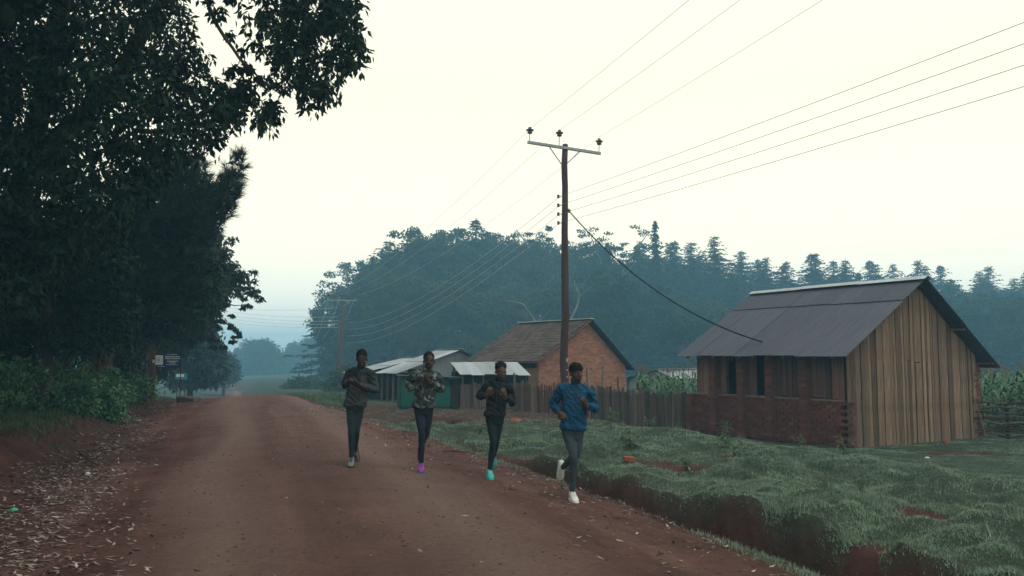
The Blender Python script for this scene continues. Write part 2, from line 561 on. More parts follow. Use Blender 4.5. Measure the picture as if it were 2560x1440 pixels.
# ---- the dirt road, a sheet on the ground
sv = axis([(-8, 3, 1.0), (3, 20, .09), (20, 40, .2), (40, 80, 1), (80, 420, 8)])
uv = np.linspace(0, 1, 97)
S, T = np.meshgrid(sv, uv, indexing='ij')
el = tb(_uL, S) + 0.30 * fbm(S * 0.9, S * 0 + 2.2, 3) + 0.02
er = tb(_uR, S) + 0.16 * fbm(S * 1.1, S * 0 + 8.2, 3) - 0.03
U = el + (er - el) * T
X = DX * S + DY * U
Y = DY * S - DX * U
Z = height(X, Y) + 0.014 - 0.05 * (1 - sstep(0, 0.16, np.minimum(U - el, er - U)))
Z = Z + 0.012 * fbm(X * 7, Y * 7, 2) * (S < 30)
n1, n2 = S.shape
idx = np.arange(n1 * n2).reshape(n1, n2)
Fq = np.stack([idx[:-1, :-1], idx[:-1, 1:], idx[1:, 1:], idx[1:, :-1]], -1).reshape(-1, 4)
me = np_mesh("dirt_road", np.stack([X, Y, Z], -1).reshape(-1, 3), Fq, True)
a_ = me.attributes.new("along", 'FLOAT_VECTOR', 'POINT')
a_.data.foreach_set("vector", np.stack([S, U, S * 0], -1).astype(np.float32).ravel())


def m_road():
    m, nt, bs = mat_base("compacted_red_dirt")
    a = nt.nodes.new("ShaderNodeAttribute"); a.attribute_name = "along"
    v = coords(nt)
    av = a.outputs["Vector"]
    st = tex_noise(nt, av, 1.0, 6, 0.6, (0.10, 1.5, 1))
    base = ramp(nt, st, [(0.3, (0.088, 0.040, 0.033)), (0.55, (0.145, 0.072, 0.060)), (0.75, (0.21, 0.118, 0.096))])
    pat = tex_noise(nt, v, 1.1, 6, 0.65)
    base = mixc(nt, base, ramp(nt, pat, [(0.3, (0.6, 0.57, 0.57)), (0.5, (0.95, .95, .95)), (0.7, (1.3, 1.3, 1.3))]), 1.0, 'MULTIPLY')
    # grey-brown worn strip in the middle of the carriageway
    sep = nt.nodes.new("ShaderNodeSeparateXYZ"); nt.links.new(av, sep.inputs[0])
    wob = tex_noise(nt, av, 1.0, 3, 0.5, (0.12, 0.5, 1))
    add = nt.nodes.new("ShaderNodeMath"); add.operation = 'MULTIPLY_ADD'
    nt.links.new(wob, add.inputs[0]); add.inputs[1].default_value = 1.6
    nt.links.new(sep.outputs["Y"], add.inputs[2])
    mr = nt.nodes.new("ShaderNodeMapRange"); mr.inputs["From Min"].default_value = -2; mr.inputs["From Max"].default_value = 6
    nt.links.new(add.outputs[0], mr.inputs["Value"])
    band = ramp(nt, mr.outputs[0], [(0.24, (0, 0, 0)), (0.34, (.85, .85, .85)), (0.42, (.25, .25, .25)), (0.54, (.3, .3, .3)), (0.62, (.8, .8, .8)), (0.74, (.05, .05, .05))])
    base = mixc(nt, base, (0.225, 0.15, 0.125), band)
    fine = tex_noise(nt, v, 14, 9, 0.85)
    base = mixc(nt, base, ramp(nt, fine, [(0.3, (0.68, 0.66, 0.66)), (0.7, (1.28, 1.28, 1.28))]), 1.0, 'MULTIPLY')
    setcol(nt, bs, base)
    bs.inputs["Roughness"].default_value = 0.93
    bs.inputs["Specular IOR Level"].default_value = 0.05
    bump(nt, bs, tex_noise(nt, v, 9, 10, 0.85), 1.0, 0.05)
    return m


tag(new_obj("dirt_road", me, m_road()), kind="structure")
# ------------------------------------------------------------------ buildings
def corr_mesh(name, width, length, amp=0.010, waves=10, seg=4, sag=0.0):
    """corrugated sheet: X = down the slope (0..length), Y across (0..width), with a little thickness"""
    n = waves * seg
    V, Fc = [], []
    for i in range(n + 1):
        y = width * i / n
        z = amp * math.sin(2 * math.pi * i / seg + 0.7)
        V += [(0, y, z), (length, y, z + sag * math.sin(i * .21)), (0, y, z - 0.004), (length, y, z - 0.004 + sag * math.sin(i * .21))]
    for i in range(n):
        a, b = 4 * i, 4 * (i + 1)
        Fc += [(a, a + 1, b + 1, b), (a + 2, b + 2, b + 3, a + 3), (a + 1, a + 3, b + 3, b + 1), (a, b, b + 2, a + 2)]
    return py_mesh(name, V, Fc)


def slope_sheets(parent, rg, ev, y0, y1, rows, cols, mat, name="roof_sheet", jit=0.012, over=0.06, amp=0.010, waves=9, rnd=None):
    """rg, ev: (x,z) of ridge and eave; sheets are laid from ridge to eave in rows, cols across y0..y1"""
    rnd = rnd or random.Random(3)
    L = math.hypot(ev[0] - rg[0], ev[1] - rg[1])
    dirx, dirz = (ev[0] - rg[0]) / L, (ev[1] - rg[1]) / L
    nz = abs(dirx); nxx = -dirz * (1 if dirx > 0 else -1)
    nrm = Vector((-dirz if dirx > 0 else dirz, 0, abs(dirx)))
    ang = math.atan2(-dirz, abs(dirx))
    w = (y1 - y0) / cols
    meshes = {}
    for r in range(len(rows) - 1):
        a, b = rows[r] * L, rows[r + 1] * L + (over if r < len(rows) - 2 else 0)
        
        if r not in meshes: meshes[r] = corr_mesh(name, w + 0.09, b - a, amp, waves)
        for c in range(cols):
            lift = 0.022 * (len(rows) - 2 - r) + 0.003 * (c % 2) + rnd.uniform(0, jit * .35)
            aj = a + rnd.uniform(-.035, .03)
            px = rg[0] + dirx * aj + nrm.x * lift
            pz = rg[1] + dirz * aj + nrm.z * lift
            o = new_obj(name, meshes[r], mat, parent)
            yb = y0 + c * w
            if dirx > 0:
                o.matrix_local = Matrix.Translation((px, yb, pz)) @ Matrix.Rotation(ang + rnd.uniform(-.001, .001), 4, 'Y') @ Matrix.Rotation(rnd.uniform(-.003, .003), 4, 'Z')
            else:
                o.matrix_local = Matrix.Translation((px, yb + w + 0.09, pz)) @ Matrix.Rotation(math.pi, 4, 'Z') @ Matrix.Rotation(ang + rnd.uniform(-.001, .001), 4, 'Y') @ Matrix.Rotation(rnd.uniform(-.003, .003), 4, 'Z')


def plank_mesh(w, d, z0, z1a, z1b, rnd, bow=0.006):
    """vertical board, X = width, Y = thickness, sloped top"""
    j = lambda: rnd.uniform(-bow, bow)
    V = []
    for k, (f, tilt) in enumerate(((0, 0), (.5, 1), (1, 0))):
        jl, jr = j(), j()
        for (sx, zt, jj) in ((-w / 2, z1a, jl), (w / 2, z1b, jr)):
            z = z0 + (zt - z0) * f
            V += [(sx + jj, 0, z), (sx + jj, d, z)]
    Fc = []
    for k in range(2):
        a, b = 4 * k, 4 * k + 4
        Fc += [(a, a + 2, b + 2, b), (a + 1, b + 1, b + 3, a + 3), (a, b, b + 1, a + 1), (a + 2, a + 3, b + 3, b + 2)]
    Fc += [(0, 1, 3, 2), (8, 10, 11, 9)]
    return py_mesh("plank", V, Fc)


def rough_box(name, s, j, rnd):
    V = [(sx * s[0] / 2 + rnd.uniform(-j, j), sy * s[1] / 2 + rnd.uniform(-j, j), sz * s[2] / 2 + rnd.uniform(-j, j)) for sx in (-1, 1) for sy in (-1, 1) for sz in (-1, 1)]
    return py_mesh(name, V, [(0, 1, 3, 2), (4, 6, 7, 5), (0, 4, 5, 1), (2, 3, 7, 6), (0, 2, 6, 4), (1, 5, 7, 3)])


# ---- plank-gabled house on the right
rb = random.Random(11)
HC = Vector((7.90, 20.0))
HZ = -0.30
house = thing("plank_house", "brick and plank house with long dark iron roof right of the tall pole", "house", (HC.x, HC.y, HZ), R(30))
GW, GL = 5.15, 5.2
RX, RZ = 2.62, 4.06
EFX, EFZ = -0.46, 2.15
EBX, EBZ = 5.66, 1.84


def roof_under(x):
    if x < RX: return EFZ + (RZ - EFZ) * (x - EFX) / (RX - EFX) - 0.05
    return EBZ + (RZ - EBZ) * (EBX - x) / (EBX - RX) - 0.05


WT = 1.06
# brick lower wall of the road side
wall = MB().box((0.135, GL / 2 + 0.08, WT / 2 - 0.15), (0.2, GL - 0.1, WT + 0.3)).build("brick_wall", M['mortar'], house)
bmeshes = [rough_box("brick", (0.10, 0.222, 0.070), 0.006, rb) for _ in range(7)]
rows = 13
for r in range(rows):
    z = 0.035 + r * (WT / rows)
    y = 0.02 + (0.12 if r % 2 else 0)
    while y < GL - 0.02:
        if len(wall.children) >= 299: break
        x = 0.03 + rb.uniform(-.007, .007)
        new_obj("brick", rb.choice(bmeshes), M['brick'], wall, (x, y + 0.115, z + 0.004), (rb.uniform(-.02, .02), 0, rb.uniform(-.02, .02)))
        y += 0.236
# toothed corner: every other course sticks out past the wall
for r in range(rows):
    if r % 2 == 0:
        new_obj("corner_brick", rb.choice(bmeshes), M['brick'], wall, (0.04, -0.06 + rb.uniform(-.03, .02), 0.04 + r * WT / rows), (0, 0, rb.uniform(-.1, .1)))
# brick piers
for (ya, yb, zt, prou) in ((5.2, 5.5, 1.08, .08), (4.22, 4.5, 2.36, .10), (3.17, 3.43, 2.36, .10), (2.16, 2.42, 2.36, .10), (1.05, 1.31, 2.36, .10)):
    pier = MB().box((0.08 - prou / 2, (ya + yb) / 2, zt / 2 - .1), (0.2 + prou, yb - ya - 0.02, zt + .18)).build("pier", M['mortar'], house)
    nr = int(zt / 0.0815)
    for r in range(nr):
        if rb.random() < 0.03: continue
        new_obj("brick", rb.choice(bmeshes), M['brick'], pier, (-prou - 0.0 + rb.uniform(-.007, .007), (ya + yb) / 2 + rb.uniform(-.012, .012), 0.045 + r * 0.0815), (0, 0, rb.uniform(-.03, .03)))
# sill board along the top of the brickwork, wall plate and lintel
MB().box((0.10, 2.6, WT + 0.022), (0.26, 5.1, 0.04)).build("sill_board", M['timber'], house)
MB().box((0.12, 2.6, 2.40), (0.10, 5.2, 0.10)).build("wall_plate", M['plank_dark'], house)
# upper planks of the road side, with the two openings left clear
for (ya, yb) in ((0.02, 1.04), (1.32, 2.15), (2.97, 3.16), (4.01, 4.21), (4.51, 5.18)):
    y = ya
    while y < yb - 0.03:
        w = min(rb.uniform(.09, .17), yb - y)
        if yb - y - w < 0.05: w = yb - y
        o = new_obj("plank", plank_mesh(w - 0.008, 0.025, WT + 0.05 + rb.uniform(-.03, .03), 2.36, 2.36, rb), M['plank_dark'], house,
                    (0.075 + rb.uniform(-.01, .01), y + w / 2, 0), (rb.uniform(-.01, .01), 0, R(90)))
        y += w
for (ya, yb) in ((2.43, 2.96), (3.48, 4.0)):
    for yy in (ya + .02, yb - .02):
        MB().box((0.10, yy, (WT + 2.36) / 2), (0.08, 0.04, 2.30 - WT)).build("window_frame", M['plank_dark'], house)
for yy, l in ((3.72, .42), (3.83, .40)):       # two pale laths hanging in the first opening
    MB().box((0.02, yy, 2.36 - l / 2 + .06), (0.015, 0.03, l)).build("hanging_lath", M['timber'], house)
# closed back and far end, floor
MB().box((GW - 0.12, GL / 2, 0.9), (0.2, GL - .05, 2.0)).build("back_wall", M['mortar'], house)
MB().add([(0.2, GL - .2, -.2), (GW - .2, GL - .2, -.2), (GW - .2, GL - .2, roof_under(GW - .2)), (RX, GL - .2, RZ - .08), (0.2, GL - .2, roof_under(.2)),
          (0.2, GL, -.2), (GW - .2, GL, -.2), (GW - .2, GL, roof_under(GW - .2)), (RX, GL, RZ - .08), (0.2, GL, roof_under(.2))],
         [(0, 1, 2, 3, 4), (9, 8, 7, 6, 5), (0, 5, 6, 1), (1, 6, 7, 2), (2, 7, 8, 3), (3, 8, 9, 4), (4, 9, 5, 0)]).build("far_gable", M['shade_dark'], house)
MB().box((GW / 2, GL / 2, -0.02), (GW - .3, GL - .3, 0.06)).build("earth_floor", M['mortar'], house)
# gable of upright boards
x = -0.02
k = 0
while x < GW - 0.06:
    w = rb.choice((.07, .09, .11, .14, .17, .21)) * rb.uniform(.9, 1.1)
    if x + w > GW - 0.02: w = GW - 0.02 - x
    za, zb = roof_under(x), roof_under(x + w)
    z0 = rb.uniform(-.10, .05) - 0.08
    prou = rb.choice((0, 0, .012, .02, .028))
    xm = x + w / 2
    if 2.3 < xm < 3.15 and rb.random() < .8:              # boards patched above the old doorway
        zc = 2.02 + rb.uniform(-.04, .04)
        new_obj("plank", plank_mesh(w - .008, .025, zc + .01, za, zb, rb), M['plank'], house, (xm, -0.03 - prou, 0), (0, 0, rb.uniform(-.01, .01)))
        new_obj("plank", plank_mesh(w - .012, .025, z0, zc - .012, zc - .012, rb), M['plank'], house, (xm, -0.04 - prou, 0), (0, rb.uniform(-.008, .008), 0))
    else:
        new_obj("plank", plank_mesh(w - rb.choice((.004, .008, .014, .03)), .025, z0, za, zb, rb, .011), M['plank'], house, (xm, -0.03 - prou, 0), (0, rb.uniform(-.007, .007), rb.uniform(-.10, .10)))
    x += w
    k += 1
MB().add([(0.03, .02, -.1), (GW - .03, .02, -.1), (GW - .03, .02, roof_under(GW - .03) - .05), (RX, .02, RZ - .15), (0.03, .02, roof_under(.03) - .05),
          (0.03, .06, -.1), (GW - .03, .06, -.1), (GW - .03, .06, roof_under(GW - .03) - .05), (RX, .06, RZ - .15), (0.03, .06, roof_under(.03) - .05)],
         [(4, 3, 2, 1, 0), (5, 6, 7, 8, 9), (0, 1, 6, 5), (1, 2, 7, 6), (2, 3, 8, 7), (3, 4, 9, 8), (4, 0, 5, 9)]).build("gable_backing", M['shade_dark'], house)
# toothed bricks at the far corner of the gable
bw = MB().box((GW + 0.03, 0.14, 0.9), (0.12, 0.2, 2.0)).build("corner_pier", M['mortar'], house)
for r in range(24):
    new_obj("brick", rb.choice(bmeshes), M['brick'], bw, (GW + 0.045 + (0.035 if r % 2 else -.01) + rb.uniform(-.012, .012), -0.0 + rb.uniform(-.01, .01), 0.03 + r * 0.0815), (0, 0, R(90) + rb.uniform(-.08, .08)))
# stick leaning on the corner
MB().tube([(GW - 0.02, -.25, 0.02), (GW - 0.10, -.16, .6), (GW - 0.30, -.08, 1.25)], [.022, .02, .015], 6).build("prop_stick", M['timber'], house)
# rafters and roof
for i in range(11):
    y = 0.1 + i * 0.5
    MB().tube([(EFX + 0.10, y, roof_under(EFX + .10) - .06), (RX - .02, y, RZ - .12)], 0.032, 6).build("rafter", M['timber'], house)
    MB().tube([(EBX - 0.10, y, roof_under(EBX - .10) - .06), (RX + .02, y, RZ - .12)], 0.032, 6).build("rafter", M['timber'], house)
for (xx, zz) in ((EFX + .25, roof_under(EFX + .25) - .0), (1.0, roof_under(1.0)), (4.2, roof_under(4.2)), (EBX - .25, roof_under(EBX - .25))):
    MB().box((xx, 2.5, zz - 0.02), (0.06, 5.75, 0.05)).build("purlin", M['plank_dark'], house)
slope_sheets(house, (RX, RZ), (EFX, EFZ), -0.42, 5.34, (0, .27, 1.0), 8, M['roof_dark'], rnd=random.Random(5), waves=10)
slope_sheets(house, (RX, RZ), (EBX, EBZ), -0.42, 5.34, (0, .5, 1.0), 8, M['roof_dark'], rnd=random.Random(6), waves=10)
for i in range(3):
    y0 = -0.45 + i * 1.95
    mb = MB()
    mb.box((RX - .075, y0 + .98, RZ + .035), (0.17, 2.0, 0.006), Matrix.Rotation(R(-31), 3, 'Y'))
    mb.box((RX + .075, y0 + .98, RZ + .028), (0.17, 2.0, 0.006), Matrix.Rotation(R(36), 3, 'Y'))
    mb.build("ridge_cap", M['ridge'], house, (0, 0, 0.012 * (i % 2) + .02))

# ---- orange brick house behind the pole
rb = random.Random(21)
AP = at(1478, 801, 38.0)
rot2 = R(34)
H2Z = -0.45
house2 = thing("brick_house", "orange brick house with mossy tiled roof behind the tall pole", "house", (AP.x, AP.y, H2Z), rot2)
A2, B2, L2 = 2.75, 2.30, 5.5           # half widths, length; local x across the gable, y along the ridge
RZ2 = AP.z - H2Z
EL2, ER2 = 1.62 - H2Z, 1.30 - H2Z


def roof2(x, pad=0.0):
    if x < 0: return RZ2 + (EL2 - RZ2) * (-x) / (A2 + .25) - pad
    return RZ2 + (ER2 - RZ2) * x / (B2 + .2) - pad


gv = [(-A2, -.1), (B2, -.1), (B2, roof2(B2, .06)), (0, RZ2 - .06), (-A2, roof2(-A2, .06))]
V = [(a, 0.31, b) for a, b in gv] + [(a, .5, b) for a, b in gv]
MB().add(V, [(4, 3, 2, 1, 0), (5, 6, 7, 8, 9), (0, 1, 6, 5), (1, 2, 7, 6), (2, 3, 8, 7), (3, 4, 9, 8), (4, 0, 5, 9)]).build("gable_wall", M['mortar_pale'], house2)
mb = MB()
z = 0.0
r = 0
while z < RZ2 - .15:
    x = -A2 + (0 if r % 2 else -.115)
    while x < B2:
        xa, xb = max(x, -A2), min(x + .218, B2)
        zz = min(roof2(xa, .07), roof2(xb, .07))
        if xb - xa > .05 and z + .065 < zz and rb.random() > .012:
            mb.box(((xa + xb) / 2, 0.29 + rb.uniform(-.008, .008), z + .0335), (xb - xa, .06, .066))
        x += .228
    z += .0755
    r += 1
gb = mb.build("gable_brickwork", M['brick_isl'], house2)
gb["kind"] = "stuff"
MB().box((-A2 + .1, .36 + L2 / 2, 0.85), (0.2, L2 - .3, 1.9)).build("side_wall", M['mortar_pale'], house2)
MB().box((B2 - .1, .36 + L2 / 2, 0.75), (0.2, L2 - .3, 1.7)).build("side_wall", M['mortar_pale'], house2)
V = [(a, L2 + .0, b) for a, b in gv] + [(a, L2 + .2, b) for a, b in gv]
MB().add(V, [(4, 3, 2, 1, 0), (5, 6, 7, 8, 9), (0, 1, 6, 5), (1, 2, 7, 6), (2, 3, 8, 7), (3, 4, 9, 8), (4, 0, 5, 9)]).build("far_gable_wall", M['mortar_pale'], house2)
# tiles, course by course
SLt = math.hypot(A2 + .3, RZ2 - EL2)
nrow, ncol = 15, 19
th = math.atan2(RZ2 - EL2, A2 + .3)
tmesh = [rough_box("roof_tile", (SLt / nrow + .07, L2 / ncol + .30 / ncol - .008, .022), .007, rb) for _ in range(5)]
for i in range(nrow):
    for j in range(ncol):
        f = (i + .5) / nrow
        o = new_obj("roof_tile", rb.choice(tmesh), M['tile'], house2)
        o.matrix_local = Matrix.Translation((-(A2 + .3) * f, .05 + (j + .5) * (L2 + .3) / ncol + (.07 if i % 2 else -.07), RZ2 - (RZ2 - EL2) * f + .045 + rb.uniform(-.006, .008))) @ Matrix.Rotation(-th + .045 + rb.uniform(-.015, .015), 4, 'Y') @ Matrix.Rotation(rb.uniform(-.02, .02), 4, 'Z')
MB().add([(0, -.05, RZ2), (-(A2 + .3), -.05, EL2), (-(A2 + .3), L2 + .35, EL2), (0, L2 + .35, RZ2), (0, -.05, RZ2 - .04), (-(A2 + .3), -.05, EL2 - .04), (-(A2 + .3), L2 + .35, EL2 - .04), (0, L2 + .35, RZ2 - .04)],
         [(0, 3, 2, 1), (4, 5, 6, 7), (0, 1, 5, 4), (1, 2, 6, 5), (2, 3, 7, 6), (3, 0, 4, 7)]).build("roof_deck", M['plank_dark'], house2)
slope_sheets(house2, (0.0, RZ2 + .02), (B2 + .28, ER2 - .06), -.05, L2 + .35, (0, .5, 1), 7, M['roof_dark'], rnd=random.Random(8))
for i in range(3):
    MB().box((0, .9 + i * 1.93, RZ2 + .085), (0.26, 1.95, 0.03)).build("ridge_cap", M['roof_white'], house2, (0, 0, .006 * i))

# ---- lean-to stall in front of the brick house
rb = random.Random(31)
P0 = at(1150, 935, 34.0)
gz = hz(P0.x, 34.0)
stall = thing("lean_to_stall", "rickety timber stall with low pale iron roof beside the brick house", "stall", (P0.x, 34.0, gz), R(16))
SW, SD = 2.9, 1.9
zf, zb_ = P0.z - gz, at(1205, 906, 35.8).z - gz
nsheet = 6
for i in range(nsheet):
    ms = corr_mesh("roof_sheet", SW / nsheet + .05, SD + .25 + rb.uniform(-.12, .12), .011, 7)
    o = new_obj("roof_sheet", ms, M['roof_pale'], stall)
    o.matrix_local = Matrix.Translation((SW / nsheet * (i), SD, zb_ + .012 * (i % 2) + rb.uniform(0, .03))) @ Matrix.Rotation(R(-90), 4, 'Z') @ Matrix.Rotation(math.atan2(zb_ - zf, SD), 4, 'Y') @ Matrix.Rotation(rb.uniform(-.03, .03), 4, 'Z')
for (xx, yy, h) in ((.12, .1, zf), (.55, .1, zf), (.98, .1, zf), (1.7, .1, zf), (SW - .1, .1, zf), (.12, SD - .1, zb_ - .06), (SW - .1, SD - .1, zb_ - .06)):
    MB().tube([(xx, yy, -.2), (xx + .02, yy, h / 2), (xx, yy, h - .02)], .045, 7).build("post", M['plank_grey'], stall)
MB().box((SW / 2, .1, zf - .03), (SW, .06, .06)).build("beam", M['plank_grey'], stall)
x = 0.02
while x < SW - .05:
    w = rb.uniform(.12, .2)
    new_obj("plank", plank_mesh(w - .012, .025, rb.uniform(-.1, -.02), .98 + rb.uniform(-.06, .08), .98 + rb.uniform(-.06, .06), rb), M['plank_grey'], stall, (x + w / 2, .03, 0))
    x += w
x = .1
while x < SD:
    w = rb.uniform(.13, .2)
    h = zf + (zb_ - zf) * x / SD - .08
    new_obj("side_board", plank_mesh(w - .004, .025, -.1, h, h, rb), M['green_dark'], stall, (SW + .02, x + w / 2, 0), (0, 0, R(90)))
    x += w
MB().box((SW / 2, SD - .02, .7), (SW - .1, .03, 1.5)).build("back_panel", M['shade_dark'], stall)

# paler board fence next to the stall
def fence(name, label, p0, p1, h0, h1, mat, rnd, wr=(.08, .15), gap=.01, lean=.03, rails=2, sink=.15, round_=False):
    """upright pales from p0 to p1 (xy), each its own part, with rails behind"""
    a, b = Vector(p0), Vector(p1)
    d = (b - a); L = d.length; ang = math.atan2(d.y, d.x)
    t = thing(name, label, "fence", (a.x, a.y, hz(a.x, a.y)), ang)
    z0 = hz(a.x, a.y)
    x = 0.0
    while x < L:
        w = rnd.uniform(*wr)
        q = a + d * ((x + w / 2) / L)
        g = hz(q.x, q.y) - z0
        h = h0 + (h1 - h0) * x / L + rnd.uniform(-.09, .09)
        if round_:
            mb = MB().tube([(0, 0, g - sink), (rnd.uniform(-.02, .02), 0, g + h * .5), (rnd.uniform(-.04, .04), 0, g + h)], [w / 2, w / 2 * .95, w / 2 * .8], 6)
            mb.build("pale", mat, t, (x + w / 2, rnd.uniform(-.02, .02), 0), (0, rnd.uniform(-lean, lean), 0))
        else:
            c = rnd.uniform(-.05, .05)
            new_obj("pale", plank_mesh(w - gap * rnd.uniform(.5, 2), .03, g - sink, g + h + c, g + h - c, rnd), mat, t, (x + w / 2, rnd.uniform(-.02, .015), 0), (rnd.uniform(-.02, .02), rnd.uniform(-lean, lean), rnd.uniform(-.1, .1)))
        x += w
    gm = hz(b.x, b.y) - z0
    for k in range(rails):
        f = (.3, .78, .55)[k]
        MB().tube([(0, .06, h0 * f), (L / 2, .065, (h0 + h1) / 2 * f + gm / 2), (L, .06, h1 * f + gm)], .03, 6).build("rail", mat, t)
    return t


# ---- green kiosk box
P0 = at(1000, 945, 33.0)
gz = hz(P0.x + 1, 33.0)
kiosk = thing("green_kiosk", "green painted metal kiosk beside the lean-to stall", "kiosk", (P0.x, 33.0, gz), R(12))
kw = 2.35
zt = at(1050, 944, 33.0).z - gz
MB().box((kw / 2 - .2, .7, zt / 2 - .05), (kw - .4, 1.36, zt + .08)).build("body", M['green_dark'], kiosk)
MB().box((kw - .17, .7, zt / 2 - .06), (.30, 1.30, zt - .02)).build("end_panel", M['shade_dark'], kiosk)  # shaded side of the box, its shade put into the panel colour
for (xa, xb, za, zb2) in ((.05, .62, .06, zt - .06), (.66, 1.22, .06, zt - .06), (1.27, kw - .36, .06, zt - .36)):
    MB().box(((xa + xb) / 2, .0, (za + zb2) / 2), (xb - xa, .03, zb2 - za)).build("front_panel", M['green'], kiosk)
MB().box((kw / 2, .66, zt + .03), (kw + .16, 1.6, .03), Matrix.Rotation(R(2), 3, 'Y')).build("roof_sheet", M['green_dark'], kiosk)

# ---- two grey iron sheds behind it
rb = random.Random(41)


def shed(name, label, ap, D, rot, a, b, L, el, er, wallmat, left_wall):
    gz = hz(ap.x, ap.y) - .1
    t = thing(name, label, "shed", (ap.x, ap.y, gz), rot)
    rz = ap.z - gz; el -= gz; er -= gz
    prof = [(-a + .25, -.1), (b - .1, -.1), (b - .1, rz + (er - rz) * (b - .1) / b - .06), (0, rz - .06), (-a + .25, rz + (el - rz) * (a - .25) / a - .06)]
    # gable of upright grey sheets
    n = 7
    xs = np.linspace(-a * (.55 if not left_wall else .95), b - .1, n + 1)
    for i in range(n):
        xa, xb = xs[i] + .005, xs[i + 1] - .005
        top = lambda q: (rz + (el - rz) * (-q) / a if q < 0 else rz + (er - rz) * q / b) - .05
        yy = .25 + (.012 if i % 2 else 0)
        V = [(xa, yy, -.1), (xb, yy, -.1), (xb, yy, top(xb)), (xa, yy, top(xa)), (xa, yy + .01, -.1), (xb, yy + .01, -.1), (xb, yy + .01, top(xb)), (xa, yy + .01, top(xa))]
        MB().add(V, [(0, 1, 2, 3), (7, 6, 5, 4), (0, 4, 5, 1), (1, 5, 6, 2), (2, 6, 7, 3), (3, 7, 4, 0)]).build("wall_sheet", wallmat, t)
    MB().box((b - .12, .3 + L / 2, er / 2 - .05), (.05, L - .1, er - .05)).build("side_wall", wallmat, t)
    MB().box((-a * .5, .3 + L * .75, el / 2 + .1), (.05, L * .45, el + .2)).build("side_wall", M['shade_dark'], t)
    MB().box(((b - a) / 2, L + .1, el / 2), (a + b - .4, .05, el)).build("back_wall", M['shade_dark'], t)
    for k in range(4):
        yy = .2 + k * (L - .3) / 3
        MB().tube([(-a + .2, yy, -.15), (-a + .22, yy, rz + (el - rz) * (a - .22) / a - .05)], .05, 7).build("post", M['plank_grey'], t)
    slope_sheets(t, (0, rz), (-a, el), 0, L + .3, (0, .5, 1), max(3, int(L / .7)), M['roof_pale'], rnd=rb, jit=.02)
    slope_sheets(t, (0, rz), (b, er), 0, L + .3, (0, 1), max(3, int(L / .7)), M['roof_pale'], rnd=rb, jit=.02)
    MB().box((0, L / 2 + .15, rz + .07), (.25, L + .3, .02)).build("ridge_cap", M['ridge'], t)
    return t


ap = at(1155, 875, 42)
shed("iron_shed", "small shed with grey iron gable and pale lean-down roof behind the green kiosk", ap, 42, R(31), 3.5, 1.16, 2.4, 1.05, 1.62, M['sheet_grey'], False)
ap = at(1060, 896, 45)
shed("iron_shed", "low open-sided shed with pale iron roof, leftmost of the sheds", ap, 45, R(31), 3.6, 1.0, 2.3, 1.02, 1.4, M['sheet_grey'], False)
# white-roofed shed seen over the maize
ap = at(1640, 926, 47)
shed("white_roofed_shed", "low shed with white sheet roof behind the maize left of the plank house", ap, 47, R(-52), 2.6, 1.4, 3.6, at(1640, 952, 45).z, at(1640, 945, 48).z, M['sheet_grey'], True)

# ---- fences
rf = random.Random(51)
pA = at(1722, 1040, 25.0); pB = at(1476, 1040, 28.3); pC = at(1345, 1040, 31.2); pD = at(1282, 1040, 32.2)
fence("plank_fence", "upright grey plank fence between the pole and the plank house", (pB.x, pB.y), (pA.x - .02, pA.y), 1.16, 1.13, M['plank_grey'], rf, (.07, .15), .014, .025)
fence("stake_fence", "rough dark stake fence behind the runners left of the pole", (pC.x, pC.y), (pB.x - .1, pB.y), 1.05, 1.15, M['plank_dark'], rf, (.06, .11), .014, .07, 3, .15, True)
fence("board_fence", "short pale board fence between the stall and the stake fence", (pD.x, pD.y), (pC.x - .05, pC.y), 1.12, 1.1, M['plank'], rf, (.12, .2), .008, .02)
# taller posts standing out of the stake fence
for (px, h) in ((1468, 1.75), (1503, 1.9), (1545, 1.6), (1285, 1.45)):
    D = 28.6 if px > 1400 else 31.9
    q = at(px, 1000, D)
    g = hz(q.x, q.y)
    o = MB().tube([(0, 0, -.2), (.02, 0, h * .5), (.07 if px == 1503 else 0, 0, h)], [.05, .045, .03], 7).build("fence_post", M['plank_grey'], None, (q.x, q.y, g))
    tag(o, {1468: "thin upright post just right of the tall pole above the fence", 1503: "thin slanting post above the fence in front of the orange brick gable", 1545: "short post above the fence at the right end of the orange gable", 1285: "pale post at the left end of the short board fence"}[px], "post")

# ---- branch-rail fence right of the plank house
q0 = at(2412, 1110, 22.6); q1 = at(2700, 1110, 21.6)
g0 = hz(q0.x, q0.y)
rail = thing("branch_fence", "tangled fence of crooked horizontal branches right of the plank house", "fence", (q0.x, q0.y, g0), math.atan2(q1.y - q0.y, q1.x - q0.x))
Lr = (Vector((q1.x, q1.y)) - Vector((q0.x, q0.y))).length
for k in range(14):
    z = .06 + k * .072 + rf.uniform(-.03, .03)
    a, b = rf.uniform(-.2, .8), Lr - rf.uniform(-.3, 1.0)
    n = 7
    pts = [(a + (b - a) * i / (n - 1), rf.uniform(-.08, .06), z + rf.uniform(-.05, .05)) for i in range(n)]
    MB().tube(pts, [.03 * rf.uniform(.6, 1.1) for _ in range(n)], 6).build("branch_rail", M['plank_grey'] if k % 3 else M['bark'], rail, smooth=True)
for x in (.15, 1.0, 1.55, 2.4, Lr - .1):
    MB().tube([(x, 0.07, -.2), (x + .03, .08, .6), (x - .02, .07, 1.12)], [.05, .045, .035], 7).build("post", M['bark'], rail, smooth=True)

